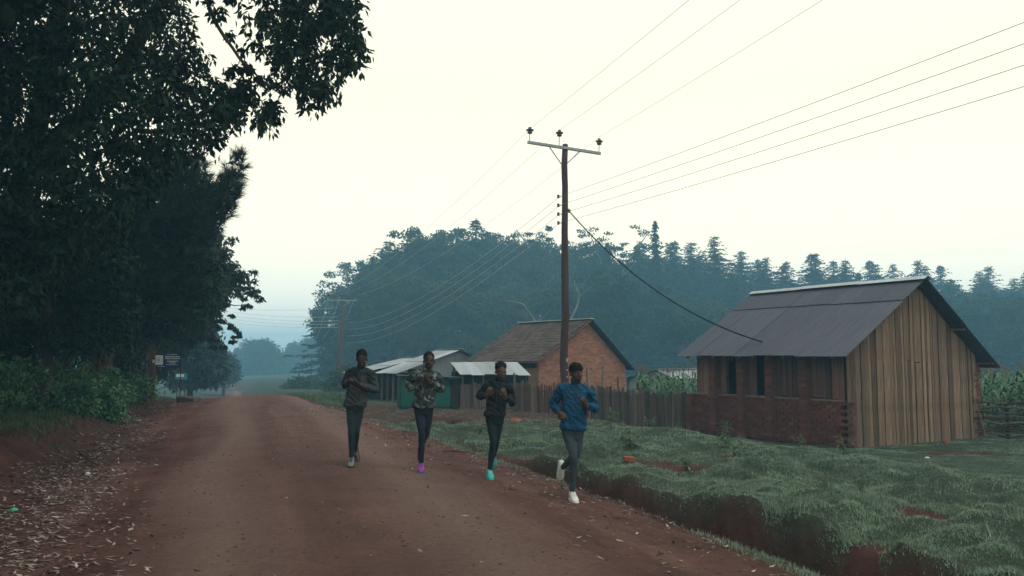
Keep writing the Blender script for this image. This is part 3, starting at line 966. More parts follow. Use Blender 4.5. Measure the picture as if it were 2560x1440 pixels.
# ---- utility poles
def insulator(parent, loc, s=1.0, pin=.28):
    t = MB().tube([(0, 0, 0), (0, 0, pin)], .013 * s, 6).build("insulator_pin", M['steel'], parent, loc)
    MB().lathe([(.03, 0), (.075, .015), (.09, .05), (.06, .075), (.085, .09), (.125, .115), (.13, .14), (.07, .165), (.055, .19), (.06, .21), (.03, .235)], 14).build("insulator", M['porcelain'], t, (0, 0, pin - .02), smooth=True)
    return t


def utility_pole(name, label, x, y, ztop, r0, r1, armrot, armlen, tilt=0.0, arm=True, lows=4, wob=0.02, seed=1, lowz=1.5, mat='pole'):
    rr = random.Random(seed)
    g = hz(x, y)
    H = ztop - g
    t = thing(name, label, "utility pole", (x, y, g))
    n = 14
    pts = [(rr.uniform(-wob, wob) + tilt * i / (n - 1), rr.uniform(-wob, wob), -.4 + (H + .4) * i / (n - 1)) for i in range(n)]
    rad = [r0 + (r1 - r0) * i / (n - 1) + rr.uniform(-.004, .004) for i in range(n)]
    pts.append((pts[-1][0], pts[-1][1], H + .03)); rad.append(r1 * .45)
    MB().tube(pts, rad, 14).build("shaft", M[mat], t, smooth=True)
    if arm:
        a = MB().box((0, 0, 0), (armlen, .10, .085)).build("crossarm", M['steel'], t, (tilt, -.12, H - .14), (0, R(2.2) if name == 'utility_pole' and armlen > 2.7 else 0, armrot))
        for k, xx in enumerate((-armlen / 2 + .06, -.22, armlen / 2 - .06)):
            insulator(a, (xx, 0, .04), 1.0, .27 if k != 1 else .34)
        for sg in (-1, 1):
            MB().tube([(sg * .56, .03, -.05), (sg * .06, .06, -.58)], .018, 5).build("brace", M['steel'], a)
    for k in range(lows):
        zz = H - lowz - k * .30
        mb = MB().tube([(-r1 - .01, 0, zz), (-r1 - .12, -.02, zz), ], .012, 5)
        o = mb.build("bracket", M['steel'], t, (tilt * .85, 0, 0))
        MB().lathe([(.02, -.06), (.045, -.05), (.045, -.015), (.03, 0), (.045, .015), (.045, .05), (.02, .06)], 10).build("spool_insulator", M['porcelain'], o, (-r1 - .12, -.02, zz), smooth=True)
    return t, g, H


PA = at(1413, 362, 28.0)
ARM = R(24)
AL = 2.76
poleA, gA, HA = utility_pole("utility_pole", "tall wooden utility pole with steel crossarm behind the runner in blue", PA.x - .07, 28.0, PA.z, .145, .098, ARM, AL, .05, seed=3, wob=.028, lows=4, lowz=1.78)
# pale tags down the shaft, spool on the house side
for k, zz in enumerate((1.05, .72, .5, .28)):
    q = MB().box((.085, -.128, zz + .8), (.03, .012, .14 if k == 0 else .05), None).build("shaft_tag", M['sign_white'], poleA)
MB().lathe([(.02, -.06), (.05, -.05), (.05, -.015), (.03, 0), (.05, .015), (.05, .05), (.02, .06)], 10).build("spool_insulator", M['porcelain'], poleA, (.19, -.04, HA - 2.28), smooth=True)
MB().tube([(.1, 0, HA - 2.20), (.19, -.04, HA - 2.20), (.21, -.05, HA - 2.34)], .012, 5).build("bracket", M['steel'], poleA)

PB = at(857, 747, 74.0)
poleB, gB, HB = utility_pole("utility_pole", "far wooden pole with crossarm and prop pole beside the road behind the left runner", PB.x, 74.0, PB.z, .12, .085, R(18), 2.5, 0, seed=5, lows=0, mat='plank_grey')
MB().tube([(-.55, .1, -.3), (-.32, .1, HB * .45), (-.25, .05, HB * .76)], [.12, .11, .09], 10).build("prop_pole", M['plank_grey'], poleB, smooth=True)
for k, zz in enumerate((1.05, 1.55, 2.45)):
    MB().box((.42, -.05, HB - 1.3 - zz * .9 + .3), (.5, .09, .1)).build("bracket_arm", M['porcelain'], poleB)
PC = at(806, 852, 140.0)
utility_pole("utility_pole", "faint third pole in the haze left of the second pole", PC.x, 140.0, PC.z, .2, .15, R(18), 2.6, 0, seed=6, lows=0)
PD = at(779, 893, 190.0)
utility_pole("utility_pole", "faintest farthest pole in the haze at the bend of the road", PD.x, 190.0, PD.z, .22, .16, R(18), 2.6, 0, seed=7, lows=0)


def wire(name, label, a, b, sag, r, mat, n=28, group=None):
    a, b = Vector(a), Vector(b)
    pts = []
    for i in range(n + 1):
        f = i / n
        p = a.lerp(b, f); p.z -= sag * 4 * f * (1 - f)
        pts.append(p - a)
    o = MB().tube(pts, r, 5).build(name, mat, None, a, smooth=True)
    tag(o, label, "wire", group)
    return o


ca, sa = math.cos(ARM), math.sin(ARM)
armc = Vector((PA.x - .07 + .05, 28 - .12, gA + HA - .14))
tops = [armc + Vector((xx * ca, xx * sa, .04 + pin + .2)) for xx, pin in ((-AL / 2 + .06, .27), (-.22, .34), (AL / 2 - .06, .27))]
wdir = Vector((.275, -.961, 0))
cr18 = (math.cos(R(18)), math.sin(R(18)))
topsB = [Vector((PB.x + xx * cr18[0], 74 - .12 + xx * cr18[1], PB.z + .32)) for xx in (-1.19, -.2, 1.19)]
nm = ("left", "middle", "right")
for k in range(3):
    e = tops[k] + wdir * 46 + Vector((0.9 * (k - 1) * 0, 0, .3))
    wire("power_wire", f"thin wire rising to the upper right from the {nm[k]} insulator of the crossarm", tops[k], e, .45, .0045, M['wire_dark'])
    wire("power_wire", f"pale wire from the {nm[k]} crossarm insulator back to the second pole", tops[k], topsB[k], .9, .0055, M['wire'])
lows = [Vector((PA.x - .07 - .12, 28 - .05, gA + HA - 1.78 - k * .30)) for k in range(4)]
on = ("first", "second", "third", "fourth")
for k in range(4):
    e = lows[k] + Vector((.40, -.917, 0)) * 46 + Vector((0, 0, .6 - .12 * k))
    wire("power_wire", f"lower thin wire to the upper right, {on[k]} down on the tall pole", lows[k], e, .35, .0055, M['wire_dark'])
    wire("power_wire", f"pale lower wire to the second pole, {on[k]} down over the forest", lows[k], Vector((PB.x + .45, 73.9, PB.z - 2.1 - k * .58)), 1.1, .007, M['wire'])
# service cable to the plank house
sp = Vector((PA.x - .07 + .20, 28 - .05, gA + HA - 2.3))
hitp = house.matrix_world  # identity until update; compute by hand
lx, ly = 0.05, 2.62
fr = (lx - EFX) / (RX - EFX)
hp = Vector((HC.x + lx * math.cos(R(30)) - ly * math.sin(R(30)), HC.y + lx * math.sin(R(30)) + ly * math.cos(R(30)), HZ + EFZ + (RZ - EFZ) * fr + .06))
wire("service_cable", "thick black cable sagging from the tall pole to the plank house roof", sp, hp, .62, .021, M['cable'], 36)
for (k, yy, z0) in ((0, 772, .3), (1, 792, 0), (2, 802, 0), (3, 810, 0), (4, 818, 0)):
    e = at(560, yy - 3 - (12 if k else 0), 84.0)
    wire("cross_wire", ("black bead wire" if k == 0 else "faint wire") + f" crossing the pale gap left of the second pole, {('topmost', 'second', 'third', 'fourth', 'lowest')[k]}",
         at(845, yy if k else 769, 74.0), e, .25, .013, M['wire'])
for k in range(3):
    wire("power_wire", f"faint hazy wire between the second and third poles, {nm[k]} one", topsB[k], Vector((PC.x + (k - 1) * 1.2, 140, PC.z + .3)), .8, .014, M['wire'])

# ---- signboards on the left verge
sp_ = at(420, 900, 36.0)
gs = hz(sp_.x, 36.0)
sign = thing("notice_board", "navy notice board with white crest panel on two posts under the left trees", "sign", (sp_.x, 36.0, gs), R(6))
zs = sp_.z - gs
MB().box((0, 0, zs - .02), (1.12, .03, .62)).build("board", M['sign_blue'], sign)
cp = MB().box((-.375, -.02, zs + .0), (.34, .016, .40)).build("crest_panel", M['sign_white'], sign)
mb = MB()
for i in range(24):
    a0, a1 = 2 * math.pi * i / 24, 2 * math.pi * (i + 1) / 24
    for rr0 in (.125,):
        mb.add([(-.375 + rr0 * math.cos(a0), -.031, zs + rr0 * math.sin(a0)), (-.375 + rr0 * math.cos(a1), -.031, zs + rr0 * math.sin(a1)), (-.375 + (rr0 - .018) * math.cos(a1), -.031, zs + (rr0 - .018) * math.sin(a1)), (-.375 + (rr0 - .018) * math.cos(a0), -.031, zs + (rr0 - .018) * math.sin(a0))], [(0, 1, 2, 3)])
mb.box((-.375, -.031, zs + .01), (.10, .004, .10)); mb.box((-.375, -.031, zs - .075), (.13, .004, .018))
mb.build("crest", M['steel'], cp)
mb = MB()
for (xc, w, dz, h) in ((.16, .42, .235, .022), (.19, .60, .14, .045), (.19, .60, .06, .04), (.19, .44, -.055, .042), (.19, .22, -.125, .035), (.17, .46, -.20, .024), (-.25, .28, -.275, .02)):
    x = xc - w / 2
    rs = random.Random(int(1000 * dz) + 9)
    while x < xc + w / 2:
        ww = rs.uniform(.02, .035)
        mb.box((x + ww / 2, -.019, zs + dz), (ww, .004, h)); x += ww + rs.choice((.008, .008, .022))
mb.build("lettering", M['sign_white'], sign)
for xx in (-.50, .53):
    MB().tube([(xx, .03, -.2), (xx, .03, zs + .32)], .022, 7).build("post", M['bark'], sign)
sp2 = at(453, 941, 52.0)
gs2 = hz(sp2.x, 52.0)
sg2 = thing("road_sign", "small pale blue sign low behind the notice board", "sign", (sp2.x, 52.0, gs2), R(4))
z2 = sp2.z - gs2
MB().box((0, 0, z2), (.72, .03, .38)).build("board", M['sign_teal'], sg2)
MB().box((-.06, -.02, z2 + .05), (.46, .01, .17)).build("panel", M['sign_white'], sg2)
for xx in (-.25, .25):
    MB().tube([(xx, .03, -.4), (xx, .03, z2 + .1)], .025, 6).build("post", M['bark'], sg2)
# ------------------------------------------------------------------ vegetation
def unit(v): return v / np.maximum(np.linalg.norm(v, axis=-1, keepdims=True), 1e-9)


def rdir(n, rng): return unit(rng.normal(size=(n, 3)))


def leaf_arrays(C, A, N, L, W, fold=0.18):
    """pointed folded leaves: centre C, axis A, normal N, length L, width W -> verts, tris"""
    n = len(C)
    A = unit(A); N = unit(N - A * (N * A).sum(-1, keepdims=True)); B = np.cross(A, N)
    L = np.broadcast_to(np.asarray(L, float), (n,))[:, None]; W = np.broadcast_to(np.asarray(W, float), (n,))[:, None]
    v0 = C - A * L * .5
    v1 = C - A * L * .06 + B * W * .5 - N * W * fold
    v2 = C + A * L * .5 - N * L * .10
    v3 = C - A * L * .06 - B * W * .5 - N * W * fold
    V = np.stack([v0, v1, v2, v3], 1).reshape(-1, 3)
    b = np.arange(n)[:, None] * 4
    F = np.concatenate([b + np.array([[0, 1, 2]]), b + np.array([[0, 2, 3]])], 1).reshape(-1, 3)
    return V, F


def join_arr(parts):
    Vs, Fs, o = [], [], 0
    for V, F in parts:
        Vs.append(V); Fs.append(F + o); o += len(V)
    return np.concatenate(Vs), np.concatenate(Fs)


def in_poly(px, py, poly):
    inside = np.zeros(len(px), bool)
    j = len(poly) - 1
    for i in range(len(poly)):
        xi, yi = poly[i]; xj, yj = poly[j]
        c = ((yi > py) != (yj > py)) & (px < (xj - xi) * (py - yi) / (yj - yi + 1e-12) + xi)
        inside ^= c
        j = i
    return inside


def clump_centres(poly, n, D0, D1, rng):
    """random clump centres filling a crown outline through the depth D0..D1"""
    P = np.array(poly, float)
    lo, hi = P.min(0), P.max(0)
    out = []
    while len(out) < n:
        q = rng.uniform(lo, hi, size=(n * 3, 2))
        ok = in_poly(q[:, 0], q[:, 1], poly)
        out += list(q[ok])
    q = np.array(out[:n])
    D = rng.uniform(D0, D1, n)
    return np.array([tuple(at(a, b, d)) for (a, b), d in zip(q, D)])


def clump_leaves(C, r, per, L, asp, rng, droop=.5, flat=1.0, shell=.5, Ljit=.3):
    """leaves round each centre; r radius (scalar or array), per leaves each"""
    n = len(C)
    r = np.broadcast_to(np.asarray(r, float), (n,))
    cc = np.repeat(C, per, 0); rr = np.repeat(r, per)
    d = rdir(n * per, rng)
    rad = rng.random(n * per) ** shell
    P = cc + d * (rr * rad)[:, None] * np.array([1, 1, flat])
    A = unit(d * .7 + rdir(n * per, rng) * .8 + np.array([0, 0, -droop]))
    Nn = unit(rdir(n * per, rng) * .9 + np.array([0, 0, .4]))
    LL = L * (1 + rng.uniform(-Ljit, Ljit, n * per))
    return leaf_arrays(P, A, Nn, LL, LL * asp)


def needle_tufts(C, dirs, n, L, W, rng, spread=.55):
    """tufts of long needles: thin triangles"""
    m = len(C)
    cc = np.repeat(C, n, 0); dd = np.repeat(dirs, n, 0)
    d = unit(dd + rdir(m * n, rng) * spread)
    s = unit(np.cross(d, rdir(m * n, rng)))
    LL = (L * rng.uniform(.7, 1.2, m * n))[:, None]
    off = dd * (rng.uniform(-.4, .4, m * n) * L)[:, None]
    v0 = cc + off + s * W; v1 = cc + off - s * W
    v2 = cc + off + d * LL - np.array([0, 0, 1]) * LL * .12
    V = np.stack([v0, v1, v2], 1).reshape(-1, 3)
    return V, np.arange(m * n * 3).reshape(-1, 3)


def limb(mb, pts, r0, r1, n=8, wob=0.0, rnd=random, sub=3):
    P = [Vector(p) for p in pts]
    out = []
    for i in range(len(P) - 1):
        for k in range(sub):
            q = P[i].lerp(P[i + 1], k / sub)
            if i or k: q = q + Vector((rnd.uniform(-wob, wob), rnd.uniform(-wob, wob), rnd.uniform(-wob, wob)))
            out.append(q)
    out.append(P[-1])
    m = len(out)
    mb.tube(out, [r0 + (r1 - r0) * i / (m - 1) for i in range(m)], n)


def tree_from(name, label, base, trunk_limbs, leafs, leafmat, barkmat, group=None, cat="tree"):
    """base Vector; limbs: list of (points, r0, r1) world; leafs: list of (V,F) world"""
    t = thing(name, label, cat, base, 0, group)
    mb = MB()
    for pts, r0, r1 in trunk_limbs:
        limb(mb, [Vector(p) - base for p in pts], r0, r1, 9, r0 * .25)
    mb.build("trunk", barkmat, t, smooth=True)
    V, F = join_arr(leafs)
    V = V - np.array(base)
    o = new_obj("crown", np_mesh("crown", V, F), leafmat, t)
    return t


def gbase(px, D, dz=0.0):
    q = at(px, 900, D)
    return Vector((q.x, D, hz(q.x, D) + dz))


# ---- big broadleaf tree overhanging from the left
rng = np.random.default_rng(101)
mass = [(-260, -90), (440, -90), (455, 20), (470, 100), (500, 130), (520, 175), (535, 230), (505, 290), (555, 250), (600, 215), (625, 240), (590, 300), (545, 345), (490, 385), (430, 420), (380, 470), (330, 560), (250, 610), (160, 640), (110, 720), (60, 800), (-260, 820)]
over = [(500, -80), (900, -80), (905, 60), (915, 110), (900, 165), (860, 180), (850, 240), (820, 275), (770, 290), (720, 285), (690, 320), (650, 325), (640, 285), (625, 250), (600, 190), (640, 180), (590, 120), (520, 50)]
C1 = clump_centres(mass, 1500, 11.5, 17.5, rng)
C2 = clump_centres(over, 170, 11.5, 14.0, rng)
c2b = clump_centres([(640, -80), (890, -80), (905, 130), (830, 230), (760, 250), (700, 140)], 115, 12.0, 14.5, rng)
# strings of leaves trailing at the fringe
C3 = clump_centres([(560, 190), (620, 150), (650, 200), (620, 250), (570, 300), (540, 330), (545, 260)], 30, 12.5, 14, rng)
tb_ = gbase(-40, 15.5)
T0 = Vector((tb_.x, 15.5, tb_.z))
q = lambda a, b, d: at(a, b, d)
limbs = [([T0 + Vector((0, 0, -.4)), T0 + Vector((.1, -.2, 2.0)), q(70, 420, 14.6), q(140, 120, 14.2), q(170, -120, 14)], .26, .12),
         ([q(70, 420, 14.6), q(250, 240, 14.0), q(380, 60, 13.4), q(430, -60, 13.2)], .17, .06),
         ([q(170, -120, 14), q(420, -220, 13.2), q(500, -40, 12.8), q(545, 65, 12.7), q(600, 150, 12.6), q(650, 195, 12.6), q(700, 235, 12.6)], .05, .008),
         ([q(420, -220, 13.2), q(600, -150, 12.9), q(690, 20, 12.8), q(760, 120, 12.8), q(800, 200, 12.8)], .045, .008),
         ([q(600, -150, 12.9), q(760, -60, 13), q(840, 60, 13), q(870, 130, 13)], .05, .010),
         ([q(690, 20, 12.8), q(640, 90, 12.8), q(680, 160, 12.9), q(770, 250, 12.9)], .025, .006),
         ([q(250, 240, 14.0), q(400, 260, 13.5), q(500, 290, 13.2), q(600, 230, 13.1)], .06, .010)]
# unseen crown above and left of the frame, added to block skylight
C0 = np.stack([rng.uniform(-15, -6.2, 1500), rng.uniform(1.5, 18, 1500), rng.uniform(3.2, 12.5, 1500)], -1)
C0 = C0[(C0[:, 0] / np.maximum(C0[:, 1], .1) < -.64) | ((C0[:, 2] > 2.2 + .44 * C0[:, 1]) & (C0[:, 0] / np.maximum(C0[:, 1], .1) < -.40))]
leafs = [clump_leaves(C0, rng.uniform(.5, .9, len(C0)), 40, .30, .5, rng, .5), clump_leaves(C1, rng.uniform(.18, .42, len(C1)), 34, .135, .42, rng, .7),
         clump_leaves(C2, rng.uniform(.08, .22, len(C2)), 22, .13, .42, rng, .9),
         clump_leaves(c2b, rng.uniform(.14, .28, len(c2b)), 26, .13, .42, rng, .9),
         clump_leaves(C3, rng.uniform(.06, .16, len(C3)), 16, .13, .42, rng, .9)]
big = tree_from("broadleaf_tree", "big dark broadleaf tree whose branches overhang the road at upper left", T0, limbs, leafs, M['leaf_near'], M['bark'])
# the most visible hanging leaves one by one
lv, lf = leaf_arrays(np.zeros((1, 3)), np.array([[0, 0, -1.]]), np.array([[0, -1., 0]]), .14, .06)
leaf_me = np_mesh("leaf", lv, lf); leaf_me.materials.append(M['leaf_near'])
edge = []
for poly, n in (([(880, 60), (918, 110), (905, 160), (850, 200), (858, 255), (815, 285), (790, 270), (840, 190), (880, 150)], 110), ([(640, 270), (690, 290), (680, 325), (655, 330)], 50), ([(560, 230), (620, 235), (600, 290), (545, 340), (540, 300)], 60), ([(470, 60), (500, 130), (530, 190), (500, 180), (455, 90)], 60)):
    edge += list(clump_centres(poly, n, 12.4, 13.4, rng))
for p in edge:
    o = new_obj("leaf", leaf_me, None, big, Vector(p) - T0, (random.uniform(-.7, .7), random.uniform(-.7, .7), random.uniform(0, 6.28)))
    o.scale = (1, 1, 1) if random.random() < .5 else (.8, .8, .8)

# ---- long-needled pine behind it
rng = np.random.default_rng(102)
pine_poly = [(300, 470), (380, 400), (470, 385), (510, 400), (520, 440), (560, 440), (575, 395), (605, 385), (612, 420), (596, 500), (580, 540), (545, 580), (500, 610), (520, 700), (440, 790), (260, 800), (200, 650)]
Cp = clump_centres(pine_poly, 1500, 21.5, 27.0, rng)
dirs = unit(rdir(len(Cp), rng) * .6 + np.array([0.25, -.1, .55]))
leafs = [needle_tufts(Cp, dirs, 46, .34, .009, rng, .6)]
Cq = clump_centres([(300, 480), (480, 420), (560, 480), (500, 600), (480, 700), (300, 790), (220, 660)], 420, 24.0, 28.0, rng)
leafs.append(needle_tufts(Cq, unit(rdir(len(Cq), rng) + np.array([0, 0, -.3])), 60, .42, .014, rng, .8))
PT = gbase(255, 25.0)
limbs = [([PT + Vector((0, 0, -.3)), q(275, 780, 25), q(360, 560, 25), q(420, 380, 25)], .22, .08)]
for (a, b, c, d) in ((400, 560, 540, 470), (405, 520, 590, 420), (398, 620, 520, 580), (396, 650, 280, 560), (410, 480, 500, 410), (395, 700, 480, 690), (394, 690, 260, 720), (470, 510, 580, 520)):
    limbs.append(([q(a, b, 25), q((a + c) / 2, (b + d) / 2 + 12, 24.5), q(c, d, 24.2)], .06, .012))
tree_from("pine_tree", "long-needled pine with upturned shoots behind the overhanging broadleaf tree", PT, limbs, leafs, M['needle'], M['bark_red'])

# ---- darker wood along the left verge
def fill_tree(name, label, px, D, poly, ncl, per, D0, D1, r, L, mat, seed, bark='bark', trunks=1, flat=.8, asp=.4, droop=.5, r0=.2):
    rg = np.random.default_rng(seed)
    b = gbase(px, D)
    C = clump_centres(poly, ncl, D0, D1, rg)
    lf = [clump_leaves(C, rg.uniform(r * .6, r * 1.2, len(C)), per, L, asp, rg, droop, flat)]
    ys = [p[1] for p in poly]
    top = min(ys) + .25 * (max(ys) - min(ys))
    lb = [([b + Vector((0, 0, -.3)), at(px + 4, (top + 900) / 2, D), at(px - 3, top, D)], r0, r0 * .3)]
    for k in range(9):
        c = C[rg.integers(len(C))]
        f = rg.uniform(.25, .8)
        a0 = Vector(lb[0][0][0]).lerp(Vector(lb[0][0][2]), f)
        lb.append(([a0, a0.lerp(Vector(c), .5) + Vector((0, 0, .2)), Vector(c)], r0 * .3, r0 * .06))
    return tree_from(name, label, b, lb, lf, mat, M[bark])


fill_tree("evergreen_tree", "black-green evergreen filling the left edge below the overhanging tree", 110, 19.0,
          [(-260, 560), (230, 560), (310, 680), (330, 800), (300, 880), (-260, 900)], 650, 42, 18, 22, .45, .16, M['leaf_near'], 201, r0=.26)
fill_tree("evergreen_tree", "dense evergreen behind the pine above the bank shrubs", 300, 29.0,
          [(230, 560), (520, 560), (545, 640), (550, 740), (510, 800), (430, 830), (360, 860), (230, 880)], 620, 50, 28, 33, .55, .20, M['leaf_mid'], 202, 'bark_red', r0=.24)
fill_tree("spreading_tree", "spreading tree with drooping leaf pads leaning over the road beyond the pine", 375, 37.0,
          [(420, 590), (530, 580), (560, 630), (590, 670), (600, 700), (560, 740), (530, 800), (505, 850), (470, 868), (420, 860)], 340, 48, 36, 41, .6, .22, M['leaf_mid'], 203, r0=.24, flat=.5)
fill_tree("thicket_tree", "dark leafy thicket under the trees behind the bank shrubs", 180, 27.0,
          [(-260, 720), (330, 760), (350, 900), (330, 950), (-260, 950)], 420, 44, 25, 30, .5, .17, M['leaf_mid'], 221, r0=.12)
fill_tree("thicket_tree", "dark thicket between the bank shrubs and the notice board", 330, 42.0,
          [(240, 740), (440, 760), (470, 850), (440, 900), (400, 940), (240, 950)], 330, 44, 40, 46, .6, .24, M['leaf_mid'], 222, r0=.14)
# its outer pads on bare twigs, over the gap
rg = np.random.default_rng(204)
sp_tree = bpy.data.objects["spreading_tree"]
sb = sp_tree.location
pads = [(590, 690, 30), (612, 712, 26), (628, 738, 20), (600, 735, 22), (570, 720, 30), (575, 690, 28), (612, 772, 14), (622, 762, 12), (560, 770, 16), (572, 782, 14), (552, 795, 12), (566, 812, 14), (585, 822, 12), (592, 838, 16), (580, 850, 12), (545, 822, 14), (532, 850, 20), (545, 870, 14), (556, 640, 24), (540, 600, 24)]
Cc, rr_ = [], []
for a, b, r in pads:
    for k in range(max(2, int(r / 5))):
        p = at(a + rg.normal() * r * .7, b + rg.normal() * r * .28, 36.5 + rg.uniform(-1, 1)); Cc.append(tuple(p)); rr_.append(r / F_PX * 37 * rg.uniform(.45, .8))
V, F = clump_leaves(np.array(Cc), np.array(rr_), 34, .22, .38, rg, .55, .45)
new_obj("crown", np_mesh("outer_pads", V - np.array(sb), F), M['leaf_mid'], sp_tree)
mb = MB()
for chain in ([(500, 760), (540, 740), (570, 760), (615, 768)], [(480, 770), (530, 780), (560, 800), (590, 835)], [(500, 700), (560, 690), (600, 720), (625, 740)], [(500, 800), (530, 830), (548, 868)], [(548, 755), (545, 790), (560, 812)]):
    limb(mb, [at(a, b, 36.5) - sb for a, b in chain], .06, .012, 6, .03)
mb.build("twigs", M['bark'], sp_tree, smooth=True)
fill_tree("hazy_tree", "blue-grey hazy tree at the roadside right of the notice board", 478, 66.0,
          [(440, 800), (500, 780), (535, 830), (552, 890), (560, 930), (545, 955), (430, 965), (425, 860)], 330, 46, 62, 70, .9, .42, M['leaf_mid'], 205, r0=.25)
fill_tree("hazy_tree", "pale hazy thicket tree low behind the blue sign", 560, 120.0,
          [(520, 895), (555, 880), (585, 905), (590, 950), (520, 960)], 160, 40, 115, 126, 1.2, .6, M['leaf_mid'], 206, r0=.25)
# hazy far trees closing the road
fill_tree("far_round_tree", "big round hazy tree standing at the far end of the road", 645, 290.0,
          [(575, 975), (578, 910), (590, 875), (620, 858), (655, 852), (690, 866), (706, 900), (712, 940), (712, 978)], 420, 44, 284, 302, 2.4, 1.15, M['leaf_forest'], 207, r0=.6)
fill_tree("far_round_tree", "pale hazy tree right of the round tree at the road's end", 755, 330.0,
          [(704, 970), (708, 900), (722, 868), (750, 856), (785, 850), (800, 880), (800, 975)], 330, 44, 322, 344, 2.6, 1.25, M['leaf_forest'], 208, r0=.6)
fill_tree("roadside_tree", "hazy leafy tree with open ragged crown left of the second pole", 850, 140.0,
          [(775, 800), (790, 768), (800, 750), (830, 735), (870, 715), (900, 700), (925, 760), (920, 900), (905, 965), (815, 965), (800, 880), (790, 830)], 330, 44, 132, 150, 1.35, .65, M['leaf_forest'], 209, r0=.4)
fill_tree("roadside_bush", "bluish bush mound at the right verge beyond the sheds", 745, 90.0,
          [(700, 985), (730, 955), (770, 945), (800, 955), (820, 985)], 90, 44, 86, 95, .7, .4, M['leaf_forest'], 210, r0=.08)
fill_tree("roadside_bush", "green bush at the foot of the second pole", 850, 70.0,
          [(800, 985), (830, 935), (870, 915), (910, 935), (915, 985)], 110, 44, 68, 74, .5, .3, M['leaf_light'], 211, r0=.08)

# bare trunks standing on the left bank
rt = random.Random(61)
for (px, D, yt, r, mt, lab) in ((383, 34.0, 780, .12, 'bark_red', "reddish bare trunk just left of the notice board"), (108, 20.5, 700, .16, 'bark', "dark trunk at far left behind the bank shrubs"),
                                (178, 21.5, 700, .13, 'bark_red', "brown trunk second from the left behind the bank shrubs"), (243, 25.0, 700, .15, 'bark_red', "thick brown trunk behind the middle of the bank shrubs"), (322, 27.5, 720, .14, 'bark', "dark trunk behind the last bank shrub")):
    b = gbase(px, D)
    t = thing("tree_trunk", lab, "tree", b)
    mb = MB()
    limb(mb, [Vector((0, 0, -.3)), Vector((rt.uniform(-.08, .08), 0, 1.5)), at(px + rt.uniform(-6, 6), yt, D) - b], r, r * .55, 9, .02, rt)
    mb.build("trunk", M[mt], t, smooth=True)
    rg = np.random.default_rng(300 + px)
    tp = np.array(at(px, yt - 20, D) - b)
    V, F = clump_leaves(tp + rg.normal(size=(60, 3)) * np.array([.8, .8, .7]), .4, 40, .18, .4, rg, .5)
    new_obj("crown", np_mesh("crown", V, F), M['leaf_mid'], t)
mb = MB().box((0, 0, 0), (.10, .012, .12))
o = mb.build("paper_notice", M['sign_white'], None, at(384, 903, 33.80)); tag(o, "small white notice nailed to the reddish trunk", "notice")

# ---- shrubs on the left bank
sh = [(-60, -4.9, .75, "leafy shrub cut off by the left picture edge"), (20, -4.6, .72, "leafy shrub at the far left edge of the bank"), (110, -4.3, .68, "leafy shrub second from the left on the bank"), (180, -3.9, .66, "bright leafy shrub in the middle of the bank"),
      (240, -3.6, .62, "rounded shrub right of the middle of the bank"), (290, -3.4, .62, "last tall shrub of the bank before the notice board"), (332, -3.25, .6, "small far shrub at the end of the bank"),
      (200, -3.45, .40, "low shrub spilling over the bare bank face"), (272, -3.05, .45, "low pale shrub hanging over the bank edge on the right"), (40, -6.0, .85, "taller shrub behind the leftmost bank shrub"),
      (140, -5.4, .85, "taller yellow-green shrub behind the second bank shrub"), (225, -4.7, .85, "taller shrub behind the middle shrubs")]
for i, (px, ub, r, lab) in enumerate(sh):
    rg = np.random.default_rng(400 + i)
    D = ub / ((px - CX) / F_PX * DY - DX)
    c = at(px, 900, D)
    g = hz(c.x, c.y)
    b = Vector((c.x, c.y, g))
    t = thing("bank_shrub", lab, "shrub", b, 0, "shrubs along the left bank")
    ch = r * .85
    nc = 60
    cc = np.array([0, 0, ch]) + rdir(nc, rg) * (rg.random(nc) ** .5)[:, None] * np.array([r * 1.25, r * 1.0, r * .9])
    cc[:, 2] = np.maximum(cc[:, 2], .05)
    V, F = clump_leaves(cc, rg.uniform(.13, .26, nc), 44, .10, .5, rg, .3)
    new_obj("foliage", np_mesh("foliage", V, F), M['leaf_shrub'], t)
    mb = MB()
    for k in range(9):
        e = Vector(cc[k]); limb(mb, [Vector((rt.uniform(-.1, .1), rt.uniform(-.1, .1), -.1)), e * .5 + Vector((0, 0, .05)), e], .018, .006, 5, .02, rt, 2)
    mb.build("stems", M['bark'], t)

